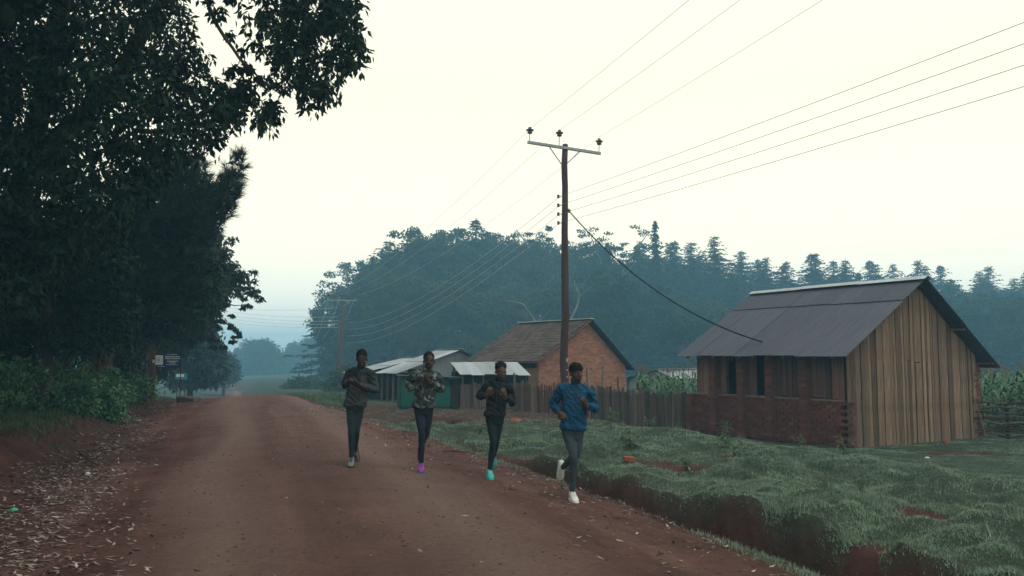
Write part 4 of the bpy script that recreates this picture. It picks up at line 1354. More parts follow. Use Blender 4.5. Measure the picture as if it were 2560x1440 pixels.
# ---- forest behind the houses
def proto_conifer(H, seed, droop=.25, ragged=.25, base=.12, wid=.21):
    rg = np.random.default_rng(seed)
    P, A, L = [], [], []
    nlev = int(H * 5.5)
    mb = MB()
    mb.tube([(0, 0, -.5), (0, 0, H * .5), (0, 0, H)], [H * .016, H * .011, .02], 7)
    for i in range(nlev):
        f = min(.99, max(0, (i + rg.uniform(-1.2, 1.2)) / nlev))
        z = H * (base + (1 - base) * f)
        R_ = H * wid * (1 - f) ** .72 * rg.uniform(1 - ragged, 1 + ragged) + .12
        nb = 5 if f < .85 else 3
        for k in range(nb):
            an = rg.uniform(0, 2 * math.pi)
            rl = R_ * rg.uniform(.4, 1.25); dr = droop * rg.uniform(.3, 1.4)
            n = max(3, int(rl / .22))
            for j in range(n):
                d = (j + .6) / n
                x, y = math.cos(an) * rl * d, math.sin(an) * rl * d
                zz = z + rl * (.25 * d - dr * 2 * d * d) + rg.normal() * .08
                for w in (-1, 0, 1):
                    sp = rl * .16 * (1 - d) + .16
                    ax = np.array([math.cos(an + w * .8), math.sin(an + w * .8), rg.uniform(-1.1, .25)])
                    P.append((x - math.sin(an) * w * sp * .6, y + math.cos(an) * w * sp * .6, zz - abs(w) * .05)); A.append(ax); L.append(rg.uniform(.7, 1.1) * (.27 + .36 * (1 - f)))
    P, A, L = np.array(P), np.array(A), np.array(L)
    N = np.array([0, 0, .35]) + rdir(len(P), rg)
    V, F = leaf_arrays(P, A, N, L, L * .46)
    return mb.mesh("trunk", True), np_mesh("crown", V, F)


def proto_broad(H, seed, rad=.38, ncl=42, leaf=.30, per=90, flat=.65, low=.35, open_=False):
    rg = np.random.default_rng(seed)
    rd = random.Random(seed)
    mb = MB()
    cl, rs = [], []
    nl = 7 if not open_ else 6
    limb(mb, [(0, 0, -.5), (H * .01, 0, H * low * .6), (0, H * .02, H * low)], H * .025, H * .018, 8, .03, rd)
    for k in range(nl):
        an = 2 * math.pi * k / nl + rg.uniform(-.4, .4)
        out = H * rad * rg.uniform(.5, 1.0)
        top = H * rg.uniform(.62, .95)
        e = Vector((math.cos(an) * out, math.sin(an) * out, top))
        m1 = Vector((math.cos(an) * out * .4, math.sin(an) * out * .4, H * low + (top - H * low) * .5))
        limb(mb, [(0, 0, H * low * .95), m1, e], H * .014, H * .003, 6, .12, rd)
        for j in range(max(1, ncl // nl)):
            f = rg.uniform(.45, 1.08)
            c = np.array(m1.lerp(e, f)) + rg.normal(size=3) * H * np.array([.07, .07, .04])
            cl.append(c); rs.append(H * rg.uniform(.03, .068))
    if not open_:
        for j in range(ncl // 2):
            an, o = rg.uniform(0, 6.28), H * rad * math.sqrt(rg.random())
            cl.append((math.cos(an) * o, math.sin(an) * o, H * (.97 - .30 * (o / (H * rad)) ** 2) * rg.uniform(.8, 1.0))); rs.append(H * rg.uniform(.035, .065))
    V, F = clump_leaves(np.array(cl), np.array(rs), per, leaf, .55, rg, .1, flat, .45)
    return mb.mesh("limbs", True), np_mesh("crown", V, F)


con = [proto_conifer(18, 501, .25, .3, .05, .27), proto_conifer(18, 502, .30, .4, .05, .23), proto_conifer(18, 503, .22, .5, .08, .2)]
bro = [proto_broad(15, 511, .38, 84), proto_broad(15, 512, .34, 96), proto_broad(14, 513, .42, 84)]
flt = [proto_broad(17, 521, .40, 60, .26, 60, .28, .5, True), proto_broad(17, 522, .34, 54, .26, 60, .3, .55, True)]
thin = proto_conifer(18, 504, .38, .5, .25, .085)
for k, (tm, cm) in enumerate(con): tm.materials.append(M['bark']); cm.materials.append(M['leaf_conifer'])
thin[0].materials.append(M['bark']); thin[1].materials.append(M['leaf_conifer'])
for k, (tm, cm) in enumerate(bro): tm.materials.append(M['bark']); cm.materials.append(M['leaf_light'] if k == 1 else M['leaf_forest'])
for tm, cm in flt: tm.materials.append(M['bark_pale']); cm.materials.append(M['leaf_forest'])
rfz = random.Random(71)


def forest_tree(kind, px, ytop, D, protoH, pr, label, group=None, wide=1.0):
    D = D * 1.5
    p = at(px, ytop, D)
    g = hz(p.x, D) - .3
    s = (p.z - g) / protoH
    t = thing(kind, label, "tree", (p.x, D, g), rfz.uniform(0, 6.28), group)
    t.scale = (s * wide, s * wide, s)
    a = bpy.data.objects.new("trunk", pr[0]); COL.objects.link(a); a.parent = t
    b = bpy.data.objects.new("crown", pr[1]); COL.objects.link(b); b.parent = t
    return t


sky_con = [(925, 680, 92, 0, 1.2), (975, 600, 95, 0, 1.25), (1045, 572, 98, 1, 1.1), (1190, 545, 102, 1, 1.0), (1592, 612, 104, 1, .9), (1675, 606, 108, 2, 1), (1730, 640, 106, 1, 1.1), (1785, 588, 108, 0, .9),
           (1850, 650, 110, 1, 1), (1902, 655, 108, 2, 1.2), (1955, 662, 110, 0, .9), (2037, 632, 112, 1, 1.1), (2075, 690, 108, 0, 1), (2110, 668, 112, 2, 1.1), (2146, 680, 110, 1, .9), (2195, 688, 112, 2, 1), (2260, 700, 112, 0, 1), (2325, 690, 114, 1, 1),
           (2378, 696, 112, 1, 1), (2440, 708, 110, 0, .9), (2462, 700, 114, 2, 1.2), (2535, 694, 108, 0, 1.1), (2600, 680, 110, 1, 1.1), (2690, 690, 108, 0, 1)]
ords = ("first", "second", "third", "fourth", "fifth", "sixth", "seventh", "eighth", "ninth", "tenth", "eleventh", "twelfth", "thirteenth", "fourteenth", "fifteenth", "sixteenth", "seventeenth", "eighteenth", "nineteenth", "twentieth", "twenty-first", "twenty-second", "twenty-third", "twenty-fourth")
for i, (px, yt, D, k, w) in enumerate(sky_con):
    forest_tree("forest_conifer", px, yt, D, 18, con[k], f"hazy dark conifer, {ords[i]} spire from the left on the forest skyline", "conifers on the forest skyline", w * 1.75)
forest_tree("slender_conifer", 1637, 552, 100, 18, thin, "slender ragged conifer, the tallest spire right of the pole", None, 1.15)
sky_br = [(1085, 575, 100, 0, 1.0), (1135, 562, 104, 1, 1.0), (1240, 572, 100, 2, .9), (1300, 600, 104, 0, .9), (1010, 640, 90, 1, .9), (1450, 600, 102, 2, .9), (1350, 610, 98, 1, .9)]
for i, (px, yt, D, k, w) in enumerate(sky_br):
    forest_tree("forest_broadleaf", px, yt, D, 15 if k < 2 else 14, bro[k], f"rounded hazy broadleaf crown on the forest skyline, number {('one','two','three','four','five','six','seven')[sorted(range(7), key=lambda j: sky_br[j][0]).index(i)]} from the left", "broadleaf trees on the forest skyline", w)
forest_tree("flat_topped_tree", 1385, 530, 104, 17, flt[0], "flat-topped open tree just left of the tall pole on the skyline", None, .72)
forest_tree("flat_topped_tree", 1525, 570, 102, 17, flt[1], "flat-topped open tree right of the tall pole on the skyline", None, .85)
low = []
for px in range(1010, 2700, 62):
    low.append((px + rfz.uniform(-25, 25), (690 if px < 1600 else 740) + rfz.uniform(-35, 45), rfz.uniform(80, 93), rfz.choice((0, 1, 1, 2))))
for px in range(1060, 2700, 85):
    low.append((px + rfz.uniform(-25, 25), 800 + rfz.uniform(-30, 30), rfz.uniform(66, 76), rfz.choice((0, 1, 2))))
for px in range(960, 2720, 40):
    low.append((px + rfz.uniform(-15, 15), np.interp(px, [900, 960, 1040, 1150, 1400, 1560, 1750, 2000, 2300, 2700], [770, 650, 600, 585, 606, 625, 648, 668, 692, 692]) + rfz.uniform(-12, 22), rfz.uniform(112, 120), rfz.choice((0, 1, 2))))
for (px, yt, D, k) in low:
    if px > 1560 and rfz.random() < .62:
        forest_tree("forest_conifer", px, yt - 30, D + 12, 18, con[k], "hazy conifer in the dark forest mass below the skyline behind the houses", "conifers within the forest mass", rfz.uniform(1.5, 2.0))
    else:
        forest_tree("forest_broadleaf", px, yt, D, 15 if k < 2 else 14, bro[k], "hazy broadleaf tree in the forest mass below the skyline behind the houses", "broadleaf trees within the forest mass", rfz.uniform(1.0, 1.35))
# leaning pale limbs bare of leaves
for (chain, D, lab) in (([(1375, 860), (1340, 810), (1310, 760), (1265, 752)], 92, "bare pale leaning limb above the left end of the brick house roof"), ([(1420, 820), (1450, 740), (1435, 700)], 92, "forked pale bare limb behind the pole above the brick house")):
    b = gbase(chain[0][0], D)
    mb = MB(); limb(mb, [Vector((0, 0, -.3))] + [at(a, c, D) - b for a, c in chain], .16, .04, 7, .1, rt)
    limb(mb, [at(chain[1][0], chain[1][1], D) - b, at(chain[1][0] + 38, chain[1][1] - 35, D) - b], .06, .02, 6, .05, rt)
    o = mb.build("bare_tree", M['bark_pale'], None, b, smooth=True); tag(o, lab, "tree")

# ---- maize
def proto_maize(H, seed):
    rg = np.random.default_rng(seed)
    mb = MB().tube([(0, 0, -.1), (.01, 0, H * .5), (0, .01, H * .9)], [.016, .014, .008], 6)
    Vs = []
    Fs = []
    n = 12
    for k in range(n):
        z = H * (.12 + .75 * k / n); an = k * 2.4 + rg.uniform(-.3, .3)
        L = rg.uniform(.45, .75); w = .045
        d = np.array([math.cos(an), math.sin(an), 0]); b = np.array([-d[1], d[0], 0])
        o = len(Vs)
        segs = 5
        for j in range(segs + 1):
            f = j / segs
            c = d * L * f * .8 + np.array([0, 0, z + L * (.75 * f - 1.0 * f * f)])
            ww = w * (1 - f) ** .6 * (0.5 + min(f * 4, .5))
            Vs += [c + b * ww, c - np.array([0, 0, .012 * (1 - f)]), c - b * ww]
        for j in range(segs):
            a = o + 3 * j
            Fs += [(a, a + 1, a + 4, a + 3), (a + 1, a + 2, a + 5, a + 4)]
    return mb.mesh("stalk", True), py_mesh("leaves", Vs, Fs, True)


mz = [proto_maize(1.9, 600 + k) for k in range(4)]
tas = MB()
for k in range(6):
    an = k * 1.05
    tas.tube([(0, 0, 1.68), (.02 * math.cos(an), .02 * math.sin(an), 1.85), (.09 * math.cos(an), .09 * math.sin(an), 1.98)], [.006, .006, .004], 4)
tas_me = tas.mesh("tassel"); tas_me.materials.append(M['timber'])
for a, b in mz: a.materials.append(M['maize']); b.materials.append(M['maize'])


def maize_patch(pts, label, group, hs):
    for (x, y) in pts:
        k = rfz.randrange(4)
        t = thing("maize_plant", label, "maize", (x, y, hz(x, y)), rfz.uniform(0, 6.28), group)
        s = hs * rfz.uniform(.88, 1.1)
        t.scale = (s, s, s)
        for nm_, m_ in (("stalk", mz[k][0]), ("leaves", mz[k][1]), ("tassel", tas_me)):
            if nm_ == "tassel" and rfz.random() < .4: continue
            o = bpy.data.objects.new(nm_, m_); COL.objects.link(o); o.parent = t


pts = []
for i in range(150):
    D = rfz.uniform(23.6, 29); px = rfz.uniform(2405, 2720)
    p = at(px, 900, D); pts.append((p.x, D))
maize_patch(pts, "green maize plant in the field right of the plank house", "maize right of the plank house", 1.0)
pts = []
for i in range(70):
    D = rfz.uniform(29.5, 34); px = rfz.uniform(1590, 1760)
    p = at(px, 900, D); pts.append((p.x, D))
maize_patch(pts, "green maize plant behind the plank fence left of the plank house", "maize behind the plank fence", .95)

# ---- weeds on the grass shelf
wd = [(1538, 1062, 22.5, .42, "leafy weed clump on the grass in front of the plank fence"), (1625, 1062, 23.5, .30, "small weed in front of the plank fence nearer the house"), (1690, 1068, 23, .3, "small weed beside the low end pier of the house"),
      (1995, 1118, 19.5, .30, "pale weed growing against the brick wall of the plank house"), (2112, 1122, 18.7, .36, "bushy pale weed at the corner of the plank house"), (1828, 1140, 16.6, .5, "tall arching weed in the grass below the house windows"),
      (1845, 1170, 15.2, .35, "smaller weed in front of the arching weed"), (1560, 1120, 17.0, .35, "weed beside the runner in blue on the grass bank"), (1580, 1140, 16.0, .3, "yellowish weed on the grass bank right of the runner in blue"),
      (1720, 1200, 13.2, .28, "low weed on the grass shelf above the ditch"), (1200, 1060, 20.5, .3, "low weed on the bank between the two middle runners")]
for i, (px, py, D, h, lab) in enumerate(wd):
    rg = np.random.default_rng(700 + i)
    p = at(px, py, D); g = hz(p.x, D)
    t = thing("weed_plant", lab, "weed", (p.x, D, g))
    mb = MB(); Vs = []
    for k in range(6):
        an = rg.uniform(0, 6.28); e = np.array([math.cos(an) * h * .35, math.sin(an) * h * .35, h * rg.uniform(.6, 1.05)])
        mb.tube([(0, 0, -.03), tuple(e * np.array([.4, .4, .6])), tuple(e)], [.008, .007, .004], 5)
        n = 12
        f = rg.uniform(.35, 1.05, n)
        C = e[None] * f[:, None] + rg.normal(size=(n, 3)) * .02
        A = np.stack([np.cos(an + rg.uniform(-2, 2, n)), np.sin(an + rg.uniform(-2, 2, n)), rg.uniform(-.5, .4, n)], -1)
        L = h * rg.uniform(.25, .45, n)
        Vs.append(leaf_arrays(C + unit(A) * (L * .5)[:, None], A, np.array([0, 0, 1.]) + rdir(n, rg) * .3, L, L * .33))
    mb.build("stems", M['weed'], t)
    V, F = join_arr(Vs)
    new_obj("leaves", np_mesh("leaves", V, F), M['weed'], t)

# ---- turf: blades of creeping grass
def blades(name, label, x, y, L, w, mat, rg, lean=.9):
    n = len(x)
    z = height(x, y)
    an = rg.uniform(0, 2 * math.pi, n)
    la = rg.uniform(0, 2 * math.pi, n); lm = rg.uniform(.1, lean, n) * L
    b = np.stack([np.cos(an), np.sin(an), np.zeros(n)], -1) * (w * .5)[:, None]
    c = np.stack([x, y, z - .008], -1)
    tip = c + np.stack([np.cos(la) * lm, np.sin(la) * lm, np.sqrt(np.maximum(L * L - lm * lm * .8, (L * .3) ** 2))], -1)
    V = np.stack([c - b, c + b, tip], 1).reshape(-1, 3)
    o = new_obj(name, np_mesh(name, V, np.arange(n * 3).reshape(-1, 3)), mat)
    return tag(o, label, "grass", None, "stuff")


rg = np.random.default_rng(801)
n = 1000000
D = np.exp(rg.uniform(math.log(5.2), math.log(34), n))
px = rg.uniform(700, 2800, n)
x = (px - CX) / F_PX * D * 1.004; y = D
s, u = su(x, y)
t = u - tb(_uR, s)
lum = fbm(x * .85, y * .85 + 7, 3, .55) + .25 * fbm(x * 3, y * 3, 2)
dens = sstep(tb(_dw, s) + .02, tb(_dw, s) + .22, t) * sstep(-.56, -.28, lum) * (.08 + .92 * sstep(-.22, .12, fbm(x * 2.6 + 9, y * 2.6, 2) + .3 * fbm(x * 8, y * 8, 2)))
lx = (x - HC.x) * math.cos(R(30)) + (y - HC.y) * math.sin(R(30)); ly = -(x - HC.x) * math.sin(R(30)) + (y - HC.y) * math.cos(R(30))
dens = dens * ~((lx > -.12) & (lx < 5.3) & (ly > -.1) & (ly < 5.7))
yd = sstep(22, 26, y) * sstep(-9, -6, x) * sstep(6, 2, x)
dens = dens * (1 - .85 * yd)
keep = rg.random(n) < dens
x, y, D = x[keep], y[keep], D[keep]
s, u = su(x, y)
lawn = sstep(9.4, 10.6, u)
L = (.014 + .022 * rg.random(len(x)) + .018 * (fbm(x * 1.6, y * 1.6, 2) > .1)) * (1 - .45 * lawn) * (1 + D * .012)
blades("turf", "rough creeping grass on the shelf between ditch and house", x, y, L, .005 + .0007 * D, M['grass'], rg)
# taller tufts and dry straw standing in the turf
n = 420
D = np.exp(rg.uniform(math.log(5.5), math.log(26), n)); px = rg.uniform(1050, 2700, n)
cx, cy = (px - CX) / F_PX * D, D
s, u = su(cx, cy)
ok = (u - tb(_uR, s) > tb(_dw, s) + .05) & (u < 12.5)
cx, cy = cx[ok], cy[ok]
k = 34
x = np.repeat(cx, k) + rg.normal(size=len(cx) * k) * .05; y = np.repeat(cy, k) + rg.normal(size=len(cx) * k) * .05
blades("grass_tufts", "taller tufts standing here and there in the creeping grass", x, y, .05 + .13 * rg.random(len(x)) ** 1.5, np.full(len(x), .007), M['grass'], rg, .8)
n = 2600
D = np.exp(rg.uniform(math.log(5.5), math.log(24), n)); px = rg.uniform(1100, 2700, n)
x, y = (px - CX) / F_PX * D, D
s, u = su(x, y)
ok = (u - tb(_uR, s) > tb(_dw, s)) & (u < 12.5) & (fbm(x * .9, y * .9, 2) > -.05)
x, y = x[ok], y[ok]
blades("dry_straw", "dry straw stalks lying in the creeping grass", x, y, .06 + .12 * rg.random(len(x)), np.full(len(x), .006), M['litter'], rg, 1.3)
# thin fringe along the near lip of the ditch
n = 26000
s = rg.uniform(2, 22, n); u = tb(_uR, s) + rg.normal(size=n) * .10 + .02
ok = fbm(s * .7, s * 0 + 4, 2) + .25 * rg.normal(size=n) > .0
s, u = s[ok], u[ok]
x = DX * s + DY * u; y = DY * s - DX * u
blades("verge_grass", "thin strip of pale grass along the road side of the ditch", x, y, .03 + .04 * rg.random(len(x)), np.full(len(x), .008), M['grass'], rg)
# grass on the left bank and the far verges
n = 190000
D = np.exp(rg.uniform(math.log(8), math.log(60), n)); px = rg.uniform(-250, 900, n)
x = (px - CX) / F_PX * D; y = D
s, u = su(x, y)
t = tb(_uL, s) - u
dens = sstep(.5, 1.3, t + .9 * fbm(x * .9, y * .9, 2)) * (.4 + .6 * sstep(-.2, .2, fbm(x * 2, y * 2, 2))) * (t < 9)
dens = np.maximum(dens, (u > tb(_uR, s) + .4) * (D > 26) * sstep(-.2, .15, fbm(x * .6, y * .6, 2)))
keep = rg.random(n) < dens
x, y, D = x[keep], y[keep], D[keep]
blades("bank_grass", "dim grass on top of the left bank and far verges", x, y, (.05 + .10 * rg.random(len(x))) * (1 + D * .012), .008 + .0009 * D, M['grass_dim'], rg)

# ---- dry leaves and crumbs on the road
n = 150000
D = np.exp(rg.uniform(math.log(5.8), math.log(30), n)); px = rg.uniform(-150, 900, n)
x, y = (px - CX) / F_PX * D, D
s, u = su(x, y)
q_ = u - tb(_uL, s)
wd_ = 1.1 + 1.5 * np.exp(-np.clip(s - 5, 0, None) / 6)
pr = .42 * (1 - sstep(.35 * wd_, wd_ * 1.15, q_)) * (q_ > -.45) * (.3 + .7 * sstep(-.2, .2, fbm(x * 1.1, y * 1.1, 3)))
kk = rg.random(n) < pr
s, u = s[kk], u[kk]
k2 = 1500
s2 = rg.uniform(4, 26, k2); u2 = tb(_uR, s2) - np.abs(rg.normal(size=k2)) * .8 + .05
k3 = 420
s3 = np.exp(rg.uniform(math.log(5), math.log(30), k3)); u3 = rg.uniform(-2.5, 4.8, k3)
s = np.concatenate([s, s2, s3]); u = np.concatenate([u, u2, u3])
x = DX * s + DY * u; y = DY * s - DX * u
z = height(x, y) + .028
n = len(x)
an = rg.normal(size=n) * .9 + .35
A = np.stack([np.cos(an), np.sin(an), rg.normal(size=n) * .22], -1)
N = np.array([0, 0, 1.]) + rdir(n, rg) * .35
L = .03 + .08 * rg.random(n) ** 1.4 * (1 + .5 * (rg.random(n) < .12))
V, F = leaf_arrays(np.stack([x, y, z], -1), A, N, L, L * rg.uniform(.2, .42, n), .25)
tag(new_obj("leaf_litter", np_mesh("leaf_litter", V, F), M['litter']), "pale dry leaves strewn along the road edges, thickest at lower left", "leaf litter", None, "stuff")
# pebbles and clods
n = 7000
s = np.exp(rg.uniform(math.log(4.5), math.log(26), n)); u = rg.uniform(-3.6, 5.6, n)
x = DX * s + DY * u; y = DY * s - DX * u; z = height(x, y) + .012
base = np.array([[1, 0, 0], [-1, 0, 0], [0, 1, 0], [0, -1, 0], [0, 0, .7], [0, 0, -.7]], float)
fc = np.array([[0, 2, 4], [2, 1, 4], [1, 3, 4], [3, 0, 4], [2, 0, 5], [1, 2, 5], [3, 1, 5], [0, 3, 5]])
r = .005 + .018 * rg.random(n) ** 3
V = (np.stack([x, y, z], -1)[:, None] + base[None] * r[:, None, None] * rg.uniform(.6, 1.3, (n, 6, 1))).reshape(-1, 3)
F = (fc[None] + (np.arange(n) * 6)[:, None, None]).reshape(-1, 3)
M['clod'] = m_simple("earth_clod", (0.07, 0.035, 0.026), (0.17, 0.095, 0.07), 9, 0.95, 0.3, .01, None, .3, True)
tag(new_obj("clods", np_mesh("clods", V, F), M['clod']), "small clods and pebbles scattered over the dirt road", "pebbles", None, "stuff")

# ---- odd bits lying about
def lying(name, label, cat, px, py, D, mb, mat, rot=(0, 0, 0), dz=0.0):
    p = at(px, py, D); o = mb.build(name, mat, None, (p.x, D, hz(p.x, D) + dz), rot); tag(o, label, cat); return o


def lump(sx, sy, sz, seed, n=9):
    rr = random.Random(seed); mb = MB()
    prof = [(.25, -.5), (.85, -.35), (1.0, 0), (.8, .32), (.3, .5)]
    b = len(mb.v); V, Fc = [], []
    for (r, z) in prof:
        for k in range(n):
            a = 2 * math.pi * k / n; q_ = r * rr.uniform(.78, 1.15)
            V.append((math.cos(a) * q_ * sx / 2, math.sin(a) * q_ * sy / 2, (z + .5) * sz + rr.uniform(-.05, .05) * sz))
    for i in range(len(prof) - 1):
        for k in range(n): Fc.append((i * n + k, i * n + (k + 1) % n, (i + 1) * n + (k + 1) % n, (i + 1) * n + k))
    Fc += [tuple(range(n - 1, -1, -1)), tuple((len(prof) - 1) * n + k for k in range(n))]
    return mb.add(V, Fc)


lying("loose_brick", "single orange brick lying on the grass right of the runner in blue", "brick", 1573, 1190, 14.0, MB().box((0, 0, .045), (.19, .09, .07), Euler((.15, .1, .3)).to_matrix()), M['orange'])
lying("brick_heap", "orange broken bricks on the bank between the two right runners", "bricks", 1290, 1047, 24.5, lump(.42, .3, .16, 3), M['orange'], dz=-.02)
lying("loose_brick", "orange brick at the foot of the plank gable near its right end", "brick", 2366, 1113, 20.8, MB().box((0, 0, .03), (.12, .08, .06)), M['orange'])
lying("stick", "dark stick lying on the left bank face", "stick", 225, 1118, 13.8, MB().tube([(-.32, .25, .22), (0, 0, .09), (.28, -.22, .03)], [.016, .018, .012], 6), M['stick'])
lying("stick", "dark stick lying at the right road edge behind the second runner", "stick", 1135, 1145, 15.3, MB().tube([(-.22, .12, .03), (0, .02, .035), (.24, -.06, .03)], [.012, .015, .01], 6), M['stick'])
lying("plastic_bag", "scrap of green plastic at the lower left", "litter", 35, 1245, 10.1, lump(.11, .08, .05, 8), M['green_plastic'], dz=.01)
lying("plastic_bag", "small white scrap at the foot of the left bank", "litter", 220, 1157, 12.6, lump(.08, .06, .05, 9), M['white_plastic'], dz=.02)
lying("plastic_bag", "white scrap on the grass in front of the plank gable", "litter", 2318, 1147, 17.5, lump(.11, .08, .04, 10), M['white_plastic'], dz=.02)
lying("stone", "small dark stone on the road below the ditch", "stone", 1652, 1341, 8.0, lump(.05, .05, .04, 11), M['concrete'], dz=.01)
p = at(466, 996, 29.5)
cul = thing("culvert", "dark broken concrete culvert head on the left verge below the notice board", "culvert", (p.x, 29.5, hz(p.x, 29.5)), R(-8))
MB().box((0, .15, .10), (.66, .5, .16), Euler((.05, .12, 0)).to_matrix()).build("slab", M['concrete'], cul)
MB().box((-.15, -.08, 0), (.30, .1, .16)).build("head_wall", M['concrete'], cul)
p = at(1075, 1060, 23.5)
md = thing("earth_mound", "dug earth mound with dark hollow beside the second runner", "mound", (p.x, 23.5, hz(p.x, 23.5)))
lump(1.3, .8, .34, 21, 14).build("mound", M['ground'], md, (0, 0, -.06), smooth=True)
lump(1.0, .7, .28, 22, 14).build("mound", M['ground'], md, (.95, .25, -.06), smooth=True)

# ------------------------------------------------------------------ runners
def ell(mb, c, r, n=16, m=10, rot=None):
    V, Fc = [], []
    c = Vector(c)
    for i in range(1, m):
        th = math.pi * i / m
        for k in range(n):
            a = 2 * math.pi * k / n
            v = Vector((r[0] * math.sin(th) * math.cos(a), r[1] * math.sin(th) * math.sin(a), r[2] * math.cos(th)))
            if rot is not None: v = rot @ v
            V.append(c + v)
    t, b = Vector((0, 0, r[2])), Vector((0, 0, -r[2]))
    if rot is not None: t, b = rot @ t, rot @ b
    V += [c + t, c + b]
    for i in range(m - 2):
        for k in range(n):
            k2 = (k + 1) % n
            Fc.append((i * n + k, (i + 1) * n + k, (i + 1) * n + k2, i * n + k2))
    T, B = len(V) - 2, len(V) - 1
    for k in range(n):
        Fc.append((T, k, (k + 1) % n)); Fc.append((B, (m - 2) * n + (k + 1) % n, (m - 2) * n + k))
    mb.add(V, Fc)


def chain(mb, pts, rad, n=14, sub=4):
    """smooth tapered limb with rounded ends"""
    P = [Vector(p) for p in pts]
    out, rr = [], []
    m = len(P)
    for i in range(m - 1):
        p0, p1, p2, p3 = P[max(i - 1, 0)], P[i], P[i + 1], P[min(i + 2, m - 1)]
        for k in range(sub):
            t = k / sub
            q = 0.5 * ((2 * p1) + (p2 - p0) * t + (2 * p0 - 5 * p1 + 4 * p2 - p3) * t * t + (3 * p1 - p0 - 3 * p2 + p3) * t ** 3)
            q = q.lerp(p1.lerp(p2, t), .45)
            out.append(q)
            ts = t * t * (3 - 2 * t)
            rr.append(rad[i] * (1 - ts) + rad[i + 1] * ts)
    out.append(P[-1]); rr.append(rad[-1])
    mb.tube(out, rr, n)
    ell(mb, out[0], (rr[0] * .985,) * 3, 12, 8); ell(mb, out[-1], (rr[-1] * .985,) * 3, 12, 8)


def torso(mb, secs, n=20):
    """secs: (centre, rx, ry, yaw) elliptical sections from the bottom up"""
    V, Fc = [], []
    for (c, rx, ry, yw) in secs:
        for k in range(n):
            a = 2 * math.pi * k / n
            ca_, sa_ = math.cos(a), math.sin(a)
            x = rx * math.copysign(abs(ca_) ** .82, ca_); y = ry * math.copysign(abs(sa_) ** .82, sa_)
            V.append((c[0] + x * math.cos(yw) - y * math.sin(yw), c[1] + x * math.sin(yw) + y * math.cos(yw), c[2]))
    m = len(secs)
    for i in range(m - 1):
        for k in range(n):
            k2 = (k + 1) % n
            Fc.append((i * n + k, i * n + k2, (i + 1) * n + k2, (i + 1) * n + k))
    Fc += [tuple(range(n - 1, -1, -1)), tuple((m - 1) * n + k for k in range(n))]
    mb.add(V, Fc)


def fuse(mb, name, voxel, smooth=4, wrinkle=0.0, wscale=(9, 9, 16), seed=0.0):
    """one continuous skin over the overlapping shapes"""
    me = mb.mesh(name + "_raw")
    o = bpy.data.objects.new(name + "_raw", me); COL.objects.link(o)
    r = o.modifiers.new("r", 'REMESH'); r.mode = 'VOXEL'; r.voxel_size = voxel; r.use_smooth_shade = True
    if smooth:
        s_m = o.modifiers.new("s", 'SMOOTH'); s_m.factor = .5; s_m.iterations = smooth
    dg = bpy.context.evaluated_depsgraph_get()
    out = bpy.data.meshes.new_from_object(o.evaluated_get(dg))
    out.name = name
    bpy.data.objects.remove(o); bpy.data.meshes.remove(me)
    if wrinkle:
        n = len(out.vertices)
        co = np.empty(n * 3, np.float32); no = np.empty(n * 3, np.float32)
        out.vertices.foreach_get("co", co); out.vertices.foreach_get("normal", no)
        co = co.reshape(-1, 3); no = no.reshape(-1, 3)
        d = np.array([(.6 - 1.7 * abs(mnoise.noise(Vector((p[0] * wscale[0] + seed, p[1] * wscale[1], p[2] * wscale[2] + p[0] * 9))))) * .8 + mnoise.noise(Vector((p[0] * 28 + seed, p[1] * 28, p[2] * 34))) * .3 for p in co])
        co = co + no * (d * wrinkle)[:, None]
        out.vertices.foreach_set("co", co.astype(np.float32).ravel())
        out.update()
    for p in out.polygons: p.use_smooth = True
    return out


def hand(mb, wrist, fdir, curl, side, close=1.0):
    """palm with four bent fingers and a thumb off its side; curl = direction the fingers fold to"""
    w = Vector(wrist); f = Vector(fdir).normalized(); c = Vector(curl); c = (c - f * c.dot(f)).normalized(); b = f.cross(c) * side
    rot = Matrix((b, c, f)).transposed()
    ell(mb, w + f * .05, (.041, .020, .056), 14, 10, rot)
    chain(mb, [w - f * .03, w + f * .03], [.027, .030], 12, 2)
    for k, (off, L) in enumerate(((-.027, .074), (-.009, .083), (.010, .078), (.027, .060))):
        k0 = w + f * .088 + b * off - c * .002
        a1, a2, a3 = .45 * close, 1.75 * close, 2.9 * close
        d1 = f * math.cos(a1) + c * math.sin(a1); d2 = f * math.cos(a2) + c * math.sin(a2); d3 = f * math.cos(a3) + c * math.sin(a3)
        p1 = k0 + d1 * L * .46; p2 = p1 + d2 * L * .34; p3 = p2 + d3 * L * .24
        chain(mb, [k0 - f * .03, k0, p1, p2, p3], [.0105, .0105, .0098, .009, .0078], 8, 2)
    t0 = w + f * .022 - b * .030 + c * .006
    t1 = t0 + (f * .6 - b * .55 + c * .45).normalized() * .038
    t2 = t1 + (f * .8 + c * .65 + b * .15).normalized() * .030
    t3 = t2 + (f * .55 + b * .7 + c * .3).normalized() * .024
    chain(mb, [t0, t1, t2, t3], [.015, .0125, .0115, .009], 8, 2)


